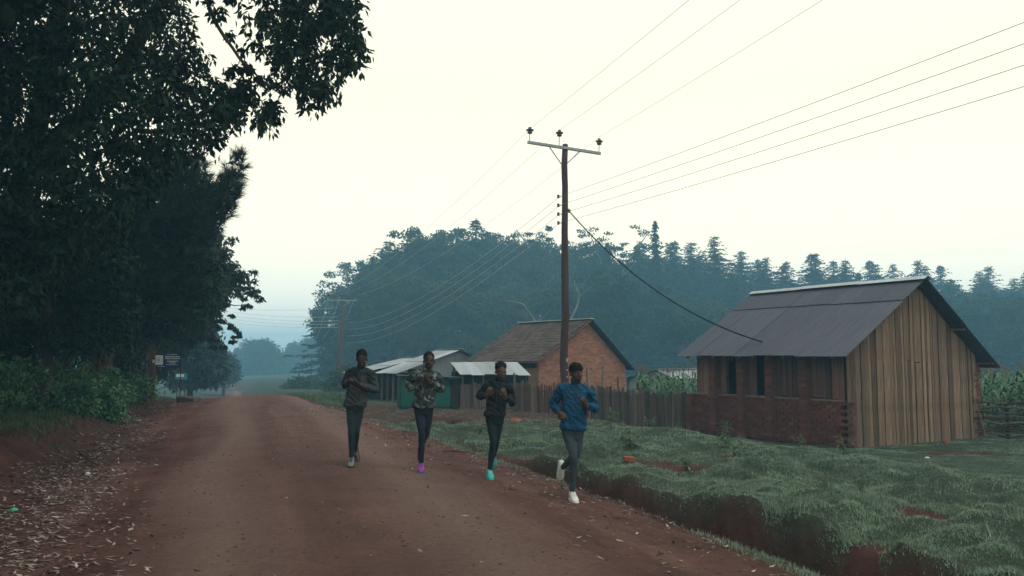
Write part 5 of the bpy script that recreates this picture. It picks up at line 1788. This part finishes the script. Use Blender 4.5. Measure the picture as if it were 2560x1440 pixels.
def shoe(parent, ankle, toe, up, mats, label=None):
    a = Vector(ankle); t = Vector(toe).normalized(); u = Vector(up); u = (u - t * u.dot(t)).normalized(); s = t.cross(u)
    # sections: along, half width, bottom, top
    secs = [(-.075, .018, -.066, -.02), (-.068, .030, -.078, .035), (-.03, .037, -.080, .050), (.02, .039, -.080, .042), (.07, .043, -.080, .002), (.12, .048, -.080, -.020), (.155, .046, -.079, -.034), (.185, .034, -.076, -.046), (.200, .016, -.070, -.058)]

    def loft(secs, n=14):
        V, Fc = [], []
        for (l, w, zb, zt) in secs:
            for k in range(n):
                an = 2 * math.pi * k / n
                ca_, sa_ = math.cos(an), math.sin(an)
                x = w * math.copysign(abs(ca_) ** .7, ca_)
                z = (zb + zt) / 2 + (zt - zb) / 2 * math.copysign(abs(sa_) ** .75, sa_)
                V.append(a + t * l + s * x + u * z)
        m = len(secs)
        for i in range(m - 1):
            for k in range(n):
                k2 = (k + 1) % n
                Fc.append((i * n + k, i * n + k2, (i + 1) * n + k2, (i + 1) * n + k))
        Fc += [tuple(range(n - 1, -1, -1)), tuple((m - 1) * n + k for k in range(n))]
        return V, Fc
    mb = MB(); mb.add(*loft(secs))
    o = mb.build("shoe", mats[0], parent, smooth=True)
    ms = MB(); ms.add(*loft([(l * 1.02 - .002, w + .005, -.092, -.066) for (l, w, _, _) in secs]))
    ms.build("sole", mats[1], o, smooth=True)
    ml = MB()
    for k in range(4):
        l = .035 + k * .024
        zt = np.interp(l, [x[0] for x in secs], [x[3] for x in secs])
        p = a + t * l + u * (zt + .002)
        ml.tube([p - s * .022, p + u * .004, p + s * .022], .004, 5)
    ml.build("laces", mats[2], o)
    return o


def m_cloth(name, c1, c2, scale=5, rough=.85, sheen=0.0):
    return m_simple(name, c1, c2, scale, rough, .35, .004, None, 0, False, 0, .2, 5, 90)


def m_camo():
    m, nt, bs = mat_base("camouflage_cloth")
    v = coords(nt)
    a = tex_noise(nt, v, 8.5, 3, .5, (1, 1, 1.3)); b = tex_noise(nt, v, 11, 3, .5, (1.2, 1, 1))
    c = tex_noise(nt, v, 15, 2, .5)
    col = ramp(nt, a, [(.0, (.012, .018, .018)), (.47, (.012, .018, .018)), (.49, (.045, .06, .052))])
    m1 = ramp(nt, b, [(.55, (0, 0, 0)), (.57, (1, 1, 1))])
    col = mixc(nt, col, (.16, .18, .17), m1)
    m2 = ramp(nt, c, [(.54, (0, 0, 0)), (.56, (1, 1, 1))])
    col = mixc(nt, col, (.010, .016, .018), m2)
    setcol(nt, bs, col)
    bs.inputs["Roughness"].default_value = .85
    bump(nt, bs, tex_noise(nt, v, 80, 4), .3, .004)
    return m


def m_yoke():
    """dark shoulder yoke over a grey-brown jacket body"""
    m, nt, bs = mat_base("two_tone_jacket")
    v = coords(nt)
    sep = nt.nodes.new("ShaderNodeSeparateXYZ"); nt.links.new(v, sep.inputs[0])
    mr = nt.nodes.new("ShaderNodeMapRange"); mr.inputs["From Min"].default_value = 1.315; mr.inputs["From Max"].default_value = 1.325
    nt.links.new(sep.outputs["Z"], mr.inputs["Value"])
    n = tex_noise(nt, v, 6, 4)
    body = ramp(nt, n, [(.3, (.019, .022, .024)), (.7, (.032, .035, .037))])
    mx = nt.nodes.new("ShaderNodeMapRange"); mx.inputs["From Min"].default_value = -.13; mx.inputs["From Max"].default_value = -.12
    nt.links.new(sep.outputs["X"], mx.inputs["Value"])
    body = mixc(nt, (.012, .013, .018), body, mx.outputs[0])       # black sleeve on one side
    col = mixc(nt, body, (.003, .004, .007), mr.outputs[0])
    setcol(nt, bs, col)
    bs.inputs["Roughness"].default_value = .8
    bump(nt, bs, tex_noise(nt, v, 80, 4), .3, .004)
    return m


M['skin'] = m_simple("dark_brown_skin", (.036, .018, .013), (.06, .031, .022), 12, .5, .15, .003, None, 0, False, 0, .35)
M['skin2'] = m_simple("brown_skin", (.07, .034, .024), (.11, .054, .038), 12, .5, .15, .003, None, 0, False, 0, .35)
M['hair'] = m_simple("black_hair", (.008, .007, .007), (.02, .018, .017), 60, .9, .8, .01)
M['eye'] = m_simple("eye_white", (.16, .15, .14), (.2, .19, .18), 4, .3, 0)
M['iris'] = m_simple("dark_iris", (.01, .008, .007), (.015, .01, .01), 4, .2, 0)
M['lips'] = m_simple("lips", (.06, .025, .022), (.085, .035, .03), 9, .5, 0)
M['tights_green'] = m_cloth("dark_teal_tights", (.012, .022, .026), (.022, .036, .042))
M['tights_navy'] = m_cloth("navy_tights", (.010, .014, .026), (.018, .024, .042))
M['tights_black'] = m_cloth("black_green_tights", (.008, .013, .015), (.018, .026, .028))
M['tights_grey'] = m_cloth("grey_blue_tights", (.032, .046, .058), (.055, .072, .086))
M['camo'] = m_camo()
M['yoke'] = m_yoke()
M['black_cloth'] = m_cloth("black_jacket", (.008, .011, .014), (.018, .022, .026))
M['blue_cloth'] = m_cloth("blue_jacket", (.006, .046, .10), (.011, .066, .138), 4)
M['zip'] = m_simple("zip", (.03, .033, .036), (.05, .053, .056), 30, .4, 0)
M['shoe_grey'] = m_simple("grey_shoe", (.10, .11, .11), (.22, .23, .22), 25, .7, .2)
M['shoe_dark'] = m_simple("dark_sole", (.02, .02, .022), (.035, .035, .04), 15, .7, .2)
M['shoe_pink'] = m_simple("pink_purple_shoe", (.22, .03, .22), (.42, .06, .26), 14, .6, .2)
M['shoe_blue'] = m_simple("bright_blue_sole", (.02, .09, .42), (.04, .18, .6), 14, .6, .2)
M['shoe_teal'] = m_simple("turquoise_shoe", (.02, .34, .33), (.05, .46, .43), 18, .6, .2)
M['shoe_white'] = m_simple("white_shoe", (.55, .57, .56), (.7, .71, .69), 20, .6, .2)


def runner(label, px, D, zoom, scale_px, J, spec):
    """J joints given in the zoom's pixels plus a depth offset in metres (negative = towards the viewer)"""
    k = D / F_PX / 3.6
    x0, yf = J['foot']
    base = at(px, 1100, D); gz = hz(base.x, D) + .018
    P = lambda n: Vector(((J[n][0] - x0) * k, J[n][2], (yf - J[n][1]) * k))
    t = thing("person", label, "person", (base.x, D, gz), 0, "four runners abreast")
    hd = P('head'); nk = P('neck'); yaw, nod = spec.get('yaw', 0), spec.get('nod', 0)
    sl, sr, hl, hr = P('sl'), P('sr'), P('hl'), P('hr')
    mid = (sl + sr) / 2; hip = (hl + hr) / 2
    fem = spec.get('slim', 1.0)
    tw = math.atan2(sr.y - sl.y, sr.x - sl.x)
    # ---------- body, one skin
    mb = MB()
    rot = Euler((nod, spec.get('tilt', 0), yaw)).to_matrix()
    def H(v): return hd + Vector((0, 0, -.012)) + rot @ (Vector(v) * 1.09)
    ell(mb, H((0, .012, .032)), (.077, .098, .094), 18, 12, rot)
    ell(mb, H((0, -.018, -.035)), (.064, .072, .084), 16, 12, rot)
    ell(mb, H((0, -.045, -.088)), (.030, .030, .024), 12, 8, rot)
    ell(mb, H((0, -.066, .022)), (.046, .018, .014), 12, 8, rot)
    chain(mb, [H((0, -.078, .012)), H((0, -.094, -.018)), H((0, -.092, -.028))], [.008, .013, .014], 8, 2)
    for sg in (-1, 1):
        ell(mb, H((sg * .072, .012, -.012)), (.010, .020, .030), 10, 8, rot)
        ell(mb, H((sg * .040, -.052, -.022)), (.022, .020, .020), 10, 8, rot)
        ell(mb, H((sg * .014, -.094, -.028)), (.009, .009, .008), 8, 6, rot)
    ell(mb, H((0, -.082, -.058)), (.027, .012, .012), 12, 8, rot)
    chain(mb, [H((0, .015, -.05)), nk.lerp(hd, .25) + Vector((0, .012, 0)), nk - Vector((0, -.01, .05))], [.050, .048, .058], 14, 3)
    hipc, chc = hip + Vector((0, 0, .03)), mid + Vector((0, 0, -.06))
    secs = [(hip + Vector((0, 0, -.06)), .11 * fem, .085, 0), (hipc, .125 * fem, .092, 0), (hipc.lerp(chc, .35), .108 * fem, .082, tw * .3), (hipc.lerp(chc, .7), .125 * fem, .095, tw * .7), (chc, .135 * fem, .095, tw), (mid + Vector((0, 0, .01)), .11 * fem, .07, tw), (mid.lerp(nk, .75), .055, .05, tw)]
    torso(mb, secs)
    for sfx in ('l', 'r'):
        s_, e_, w_ = P('s' + sfx), P('e' + sfx), P('w' + sfx)
        s_ = s_ - Vector((0, 0, .028))
        chain(mb, [s_.lerp(mid, .35), s_, s_.lerp(e_, .5), e_, e_.lerp(w_, .35), w_], [.055, .050, .042, .034, .036, .025], 12, 3)
        h_, kn, an = P('h' + sfx), P('k' + sfx), P('a' + sfx)
        chain(mb, [h_, h_.lerp(kn, .4), kn, kn.lerp(an, .32) + (Vector((0, .02, 0)) if abs(an.y - kn.y) < .2 else Vector((0, 0, .015))), kn.lerp(an, .75), an], [.066 * fem, .055, .036, .037, .028, .027], 12, 3)
        chain(mb, [an, an + Vector(spec['toe_' + sfx]).normalized() * .10 - Vector(spec['up_' + sfx]).normalized() * .045], [.030, .025], 10, 2)
    for sfx, sd in (('l', 1), ('r', -1)):
        w_, e_ = P('w' + sfx), P('e' + sfx)
        hand(mb, w_, spec.get('hd_' + sfx, tuple((w_ - e_))), spec['curl_' + sfx], sd, spec.get('close', 1.0))
    body = new_obj("body", fuse(mb, "body", .0075, 2), M[spec['skin']], t)
    # eyes, lips
    for sg in (-1, 1):
        me_ = MB(); ell(me_, H((sg * .030, -.071, -.001)), (.0125, .008, .0065), 10, 8, rot); e = me_.build("eye", M['eye'], body, smooth=True)
        me_ = MB(); ell(me_, H((sg * .030, -.0775, -.001)), (.0055, .003, .0055), 8, 6, rot); me_.build("iris", M['iris'], e, smooth=True)
        me_ = MB(); chain(me_, [H((sg * .016, -.083, .018)), H((sg * .032, -.081, .022)), H((sg * .048, -.070, .017))], [.003, .004, .003], 6, 2); me_.build("eyebrow", M['hair'], body, smooth=True)
    me_ = MB(); ell(me_, H((0, -.0925, -.054)), (.024, .006, .006), 12, 6, rot); ell(me_, H((0, -.090, -.064)), (.021, .007, .007), 12, 6, rot); me_.build("lips", M['lips'], body, smooth=True)
    # hair
    mh_ = MB(); ell(mh_, H((0, .024, .048)), (.0825, .099, .092), 20, 14, rot)
    if spec.get('cap'):
        ell(mh_, H((0, .012, .058)), (.087, .107, .081), 20, 14, rot)
    if spec.get('braids'):
        for q_ in range(-3, 4):
            chain(mh_, [H((q_ * .018, -.052, .088 - abs(q_) * .006)), H((q_ * .021, .01, .128 - abs(q_) * .009)), H((q_ * .018, .09, .09)), H((q_ * .010, .112, .02))], [.008, .011, .011, .012], 8, 3)
        ell(mh_, H((0, .115, .02)), (.035, .03, .04), 12, 8, rot)
    new_obj("hair", fuse(mh_, "hair", .009, 2, .006, (60, 60, 60)), M['hair'], t)
    # ---------- jacket
    mj = MB()
    hem = P('hem'); hw = J['hem'][3] * k
    g = spec.get('loose', 1.0)
    hm = Vector((hem.x, hip.y, hem.z))
    secs = [(hm, hw, .130 * g, 0), (hm + Vector((0, 0, .02)), hw * 1.01, .132 * g, 0), (hm.lerp(chc, .3), hw * .93, .122 * g, tw * .3), (hm.lerp(chc, .55), hw * .92, .122 * g, tw * .5), (hm.lerp(chc, .8), .148 * fem * g, .120, tw * .8), (chc, .150 * fem * g, .116, tw), (mid + Vector((0, 0, -.01)), .128 * fem, .095, tw), (mid.lerp(nk, .45), .090, .076, tw), (nk + Vector((0, 0, -.01)), .062, .060, tw)]
    torso(mj, secs, 24)
    for sfx in ('l', 'r'):
        s_, e_, w_ = P('s' + sfx), P('e' + sfx), P('w' + sfx)
        up_ = s_.lerp(e_, .5)
        s_ = s_ - Vector((0, 0, .028))
        chain(mj, [s_.lerp(mid, .45) + Vector((0, 0, .012)), s_, up_, e_, e_.lerp(w_, .4), w_.lerp(e_, .12)], [.066, .060 * g, .054 * g, .049 * g, .045 * g, .034], 14, 4)
    jk = new_obj("jacket", fuse(mj, "jacket", .009, 2, .030, (8, 8, 13), spec['seed']), M[spec['jacket']], t)
    mc = MB()
    pts = []
    nkc = nk + Vector((0, -.004, .012))
    if spec['collar'] > 0:
        V, Fc = [], []
        n = 20
        for j, (rr0, zz) in enumerate(((.066, -.03), (.064, spec['collar']), (.057, spec['collar']), (.057, -.03))):
            for q_ in range(n):
                a = 2 * math.pi * q_ / n
                V.append(nkc + Vector((math.cos(a) * rr0, math.sin(a) * rr0 * 1.05 + .006, zz - (.018 if math.sin(a) < -.6 else 0))))
        for j in range(4):
            for q_ in range(n):
                Fc.append((j * n + q_, j * n + (q_ + 1) % n, ((j + 1) % 4) * n + (q_ + 1) % n, ((j + 1) % 4) * n + q_))
        MB().add(V, Fc).build("collar", M[spec['jacket']], jk, smooth=True)
    if spec.get('zip'):
        a0 = nk + Vector((0, -.075, -.02)); a1 = hm.lerp(chc, spec['zip']) + Vector((0, -.136, 0))
        am = chc + Vector((0, -.136, 0))
        MB().tube([a0, am, a1], .006, 6).build("zip", M['zip'], jk)
    # ---------- tights
    mt = MB()
    torso(mt, [(hip + Vector((0, 0, -.10)), .095 * fem, .09, 0), (hip + Vector((0, 0, -.02)), .132 * fem, .104, 0), (hip + Vector((0, 0, .08)), .13 * fem, .10, 0), (hip + Vector((0, 0, .16)), .115 * fem, .09, 0)])
    for sfx in ('l', 'r'):
        h_, kn, an = P('h' + sfx), P('k' + sfx), P('a' + sfx)
        calf = kn.lerp(an, .32) + (Vector((0, .02, 0)) if abs(an.y - kn.y) < .2 else Vector((0, 0, .015)))
        chain(mt, [h_, h_.lerp(kn, .4), kn, calf, kn.lerp(an, .75), an + (kn - an).normalized() * .02], [.082 * fem, .071 * fem, .049, .050, .038, .035], 14, 4)
    new_obj("tights", fuse(mt, "tights", .010, 3, .006, (14, 14, 20), spec['seed'] + 3), M[spec['tights']], t)
    for sfx in ('l', 'r'):
        shoe(t, P('a' + sfx), spec['toe_' + sfx], spec['up_' + sfx], [M[m_] for m_ in spec['shoes']])
    return t


Z3 = Vector((0, 0, 0))
base_spec = dict(toe_l_calf=Z3, toe_r_calf=Z3)
# l / r = left and right as seen in the picture; foot = (x at the ground point, y of the sole)
runner("runner in dark two-tone jacket looking down, leftmost of the four", 884, 12.6, None, 3.6,
       dict(foot=(305, 1172), head=(374, 222, -.07), neck=(366, 308, -.02), sl=(262, 338, .03), sr=(452, 348, -.03), el=(212, 462, .05), wl=(262, 438, -.19), er=(488, 505, .02), wr=(388, 462, -.20),
            hl=(280, 640, 0), hr=(352, 640, 0), kl=(296, 872, -.10), al=(292, 1112, -.02), kr=(330, 862, .00), ar=(272, 1078, .40), hem=(316, 648, 0, 100)),
       dict(base_spec, yaw=.10, nod=.42, skin='skin', jacket='yoke', tights='tights_green', shoes=('shoe_grey', 'shoe_dark', 'shoe_dark'), toe_l=(.10, -1, -.10), up_l=(0, -.1, 1), toe_r=(.05, .30, -1), up_r=(0, -1, -.3),
            curl_l=(.3, .5, .9), curl_r=(-.2, .6, .8), hd_l=(.55, -.75, .2), hd_r=(-.75, -.45, .45), collar=.035, zip=.02, loose=1.04, seed=1.0))
runner("runner in camouflage jacket and blue shoes, second from the left", 1054, 12.4, None, 3.6,
       dict(foot=(915, 1226), head=(978, 246, -.05), neck=(962, 322, -.01), sl=(868, 356, .02), sr=(1046, 366, -.02), el=(778, 448, .12), wl=(812, 478, -.13), er=(1086, 508, .06), wr=(985, 432, -.20),
            hl=(892, 668, 0), hr=(972, 668, 0), kl=(922, 888, -.10), al=(914, 1168, 0), kr=(960, 880, .02), ar=(872, 1072, .42), hem=(930, 662, 0, 96)),
       dict(base_spec, yaw=.20, nod=.04, skin='skin', jacket='camo', tights='tights_navy', shoes=('shoe_pink', 'shoe_blue', 'shoe_blue'), toe_l=(.08, -1, -.02), up_l=(0, 0, 1), toe_r=(0, .25, -1), up_r=(0, -1, -.25),
            curl_l=(.4, .4, -.8), curl_r=(-.2, .7, .6), hd_l=(.4, -.9, -.1), hd_r=(-.35, -.35, .85), collar=.03, zip=.05, loose=1.05, seed=5.0))
runner("runner all in black with turquoise shoes and braided hair, third from the left", 1226, 12.3, None, 3.6,
       dict(foot=(315, 1160), head=(408, 212, -.06), neck=(394, 290, -.01), sl=(288, 326, .02), sr=(474, 334, -.02), el=(216, 442, .10), wl=(290, 428, -.17), er=(516, 502, .06), wr=(446, 438, -.20),
            hl=(316, 622, 0), hr=(394, 622, 0), kl=(342, 842, -.09), al=(308, 1102, .0), kr=(366, 842, .04), ar=(334, 1010, .42), hem=(354, 612, 0, 92)),
       dict(base_spec, yaw=.30, nod=.20, skin='skin2', jacket='black_cloth', tights='tights_black', shoes=('shoe_teal', 'shoe_teal', 'shoe_white'), toe_l=(.16, -1, -.05), up_l=(0, 0, 1), toe_r=(0, .2, -1), up_r=(0, -1, -.2),
            curl_l=(.5, .5, .5), curl_r=(-.5, .5, .5), hd_l=(.25, -.5, .8), hd_r=(-.2, -.5, .85), collar=.05, zip=.2, braids=True, slim=.95, loose=1.0, seed=9.0))
runner("tall runner in blue jacket and white shoes, rightmost of the four", 1434, 10.9, None, 3.6,
       dict(foot=(1060, 1304), head=(1084, 180, -.05), neck=(1082, 268, -.01), sl=(968, 312, .02), sr=(1194, 328, -.02), el=(884, 462, .14), wl=(930, 532, -.06), er=(1258, 498, .06), wr=(1158, 470, -.22),
            hl=(1008, 700, 0), hr=(1100, 700, 0), kl=(1058, 930, -.11), al=(1046, 1246, 0), kr=(1090, 912, .02), ar=(972, 1062, .44), hem=(1056, 686, 0, 114)),
       dict(base_spec, yaw=.42, nod=.02, skin='skin', jacket='blue_cloth', tights='tights_grey', shoes=('shoe_white', 'shoe_white', 'shoe_white'), toe_l=(.18, -1, -.04), up_l=(0, 0, 1), toe_r=(-.05, .22, -1), up_r=(.1, -1, -.22),
            curl_l=(.5, .2, -.6), curl_r=(-.4, .6, .5), hd_l=(.6, -.6, -.5), hd_r=(-.35, -.45, .75), collar=.05, zip=.55, cap=True, loose=1.12, seed=13.0))
# ---- haze: the morning smoke and mist that fills the valley
hb_ = MB().box((0, 420, 11.6), (1900, 1260, 38.8))
haze = hb_.build("haze", None)
haze["kind"] = "stuff"
mh = bpy.data.materials.new("morning_haze"); mh.use_nodes = True
nt = mh.node_tree; nt.nodes.clear()
out = nt.nodes.new("ShaderNodeOutputMaterial")
pv = nt.nodes.new("ShaderNodeVolumePrincipled")
pv.inputs["Color"].default_value = (0.33, 0.71, 1.0, 1)
pv.inputs["Density"].default_value = 0.0021
pv.inputs["Anisotropy"].default_value = 0.0
nt.links.new(pv.outputs[0], out.inputs["Volume"])
haze.data.materials.append(mh)
